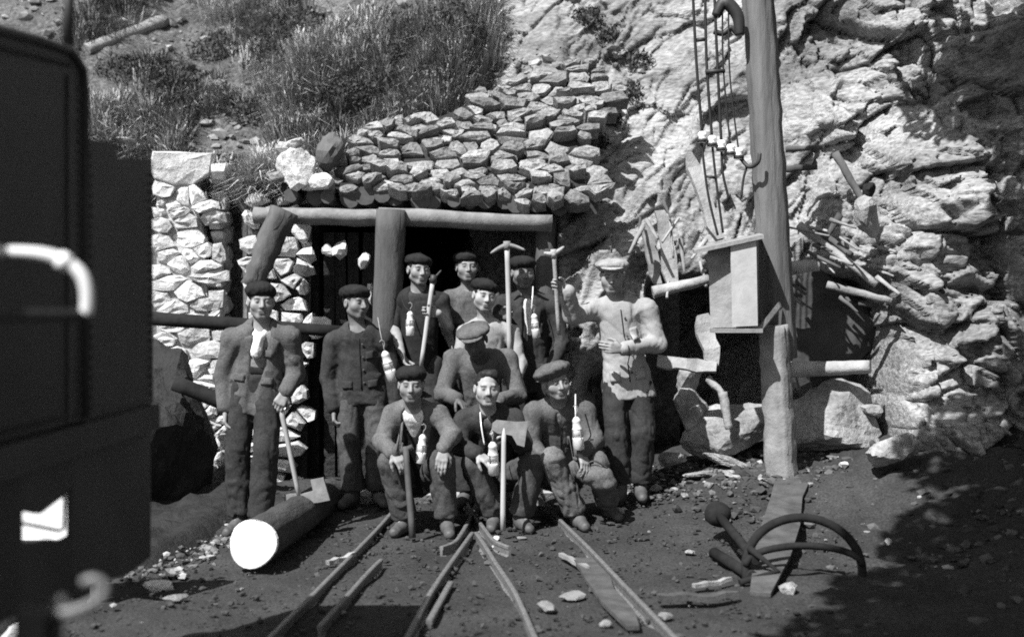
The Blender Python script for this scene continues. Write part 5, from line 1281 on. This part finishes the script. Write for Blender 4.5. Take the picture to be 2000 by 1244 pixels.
axe(P(546, 783, 7.86), P(586, 978, AD), [P(x, y, AD) for x, y in [(555, 965), (556, 987), (600, 983), (625, 980), (645, 976), (632, 932), (607, 937), (612, 958), (590, 964), (570, 964)]], 'long handled axe standing head down on the ground by the felled log', .016)
axe(P(982, 1036, 7.82), P(984, 832, 7.88), [P(x, y, 7.88) for x, y in [(962, 826), (970, 820), (1010, 824), (1031, 823), (1024, 872), (1010, 868), (1000, 850), (990, 848), (972, 846), (960, 838)]], 'upright axe with pale handle in front of the bareheaded squatting miner', .016)
sh = empty('dark_handled_tool', P(805, 1050, 7.72), 'dark shafted tool held upright before the squatting miner with white shirt front', 'tool')
MB().rod(P(806, 1050, 7.72), P(792, 872, 7.84), .022, .02, 12, 5, .001, 3).build('handle', m_darkhandle, sh, True)
MB().rod(P(782, 882, 7.84), P(806, 872, 7.84), .018, .018, 10).build('grip', m_darkhandle, sh, True)
bag = empty('canvas_bag', P(1165, 955, 8.0), 'grey canvas bag under the hand of the kneeling miner', 'bag')
g = Field(np.array(P(1110, 1000, 7.9)[:]) - .2, np.array(P(1210, 880, 8.2)[:]) + .2, .012)
g.ell(P(1162, 928, 8.02), (.12, .08, .075), None, .02); g.ell(P(1180, 945, 8.03), (.09, .08, .06), None, .03)
garment(g, 'sack', m_trm, bag, 3, .010); MB().tube(spline([P(1136, 915, 8.0), P(1160, 900, 7.97), P(1186, 915, 8.0)]), .006, 6).build('strap', m_leather, bag, True)
# ------------------------------------------------------------------ added unseen tree; its crown is placed to shade the near rock and rubble
tree = empty('shade_tree', (6.2, 3.4, gz(6.2, 3.4)), 'added unseen tree casting shade on the right cliff and rubble', 'tree')
tp = [Vector((6.2, 3.4, gz(6.2, 3.4) - .2)), Vector((5.9, 3.6, 2.0)), Vector((5.0, 4.0, 3.5)), Vector((3.6, 4.2, 4.5)), Vector((2.2, 3.9, 4.8))]
tr = MB().tube(spline(tp, 5), [.26 - .009 * i for i in range(21)], 10)
for a, b in (((5.0, 4.0, 3.5), (3.5, 7.0, 4.7)), ((3.6, 4.2, 4.5), (1.4, 5.0, 4.7)), ((2.2, 3.9, 4.8), (.2, 2.4, 4.7)), ((3.0, 4.1, 4.6), (2.2, 2.4, 4.7)), ((3.5, 7.0, 4.7), (2.8, 8.0, 4.9))): tr.rod(a, b, .09, .03, 8, 4, .01)
tr.build('shade_trunk', m_bark, tree, True)
r = np.random.default_rng(12)
cl = [(1.2, 5.3, 4.7, .8), (.6, 4.1, 4.7, .8), (.0, 3.1, 4.7, .8), (-.6, 2.3, 4.7, .7), (1.4, 3.7, 4.7, .9), (.8, 2.5, 4.7, .9), (2.2, 4.8, 4.7, 1.), (2.2, 2.8, 4.7, 1.), (.0, 1.6, 4.7, .9), (2.7, 8.0, 4.9, .75), (3.3, 7.7, 4.9, .8), (2.9, 6.9, 4.75, .75), (3.6, 6.6, 4.8, .9), (3.4, 5.4, 4.7, .9), (4.0, 4.4, 4.6, 1.), (2.65, 6.2, 4.7, .6), (2.45, 6.6, 4.7, .5), (1.9, 5.75, 4.7, .5)]
C = []
for x, y, z, s_ in cl:
    n = int(1700 * s_); v = r.normal(0, 1, (n, 3)); v /= np.linalg.norm(v, axis=1)[:, None]; v *= (r.uniform(0, 1, n) ** .45)[:, None] * np.array([s_, s_, s_ * .55]); C.append(v + np.array([x, y, z]))
C = np.concatenate(C); n = len(C); A = r.normal(0, 1, (n, 3)); A /= np.linalg.norm(A, axis=1)[:, None]; B = np.cross(A, r.normal(0, 1, (n, 3))); B /= np.linalg.norm(B, axis=1)[:, None]
h = r.uniform(.06, .11, n)[:, None]
V = np.stack([C - A * h, C + B * h * .55, C + A * h, C - B * h * .55], 1).reshape(-1, 3)
me = mesh_np('leaves', V, np.arange(4 * n).reshape(-1, 4), M('shade_leaf', .05, .7, .3, 3, 0), False)
o = link('leaves', me, tree); o['kind'] = 'stuff'
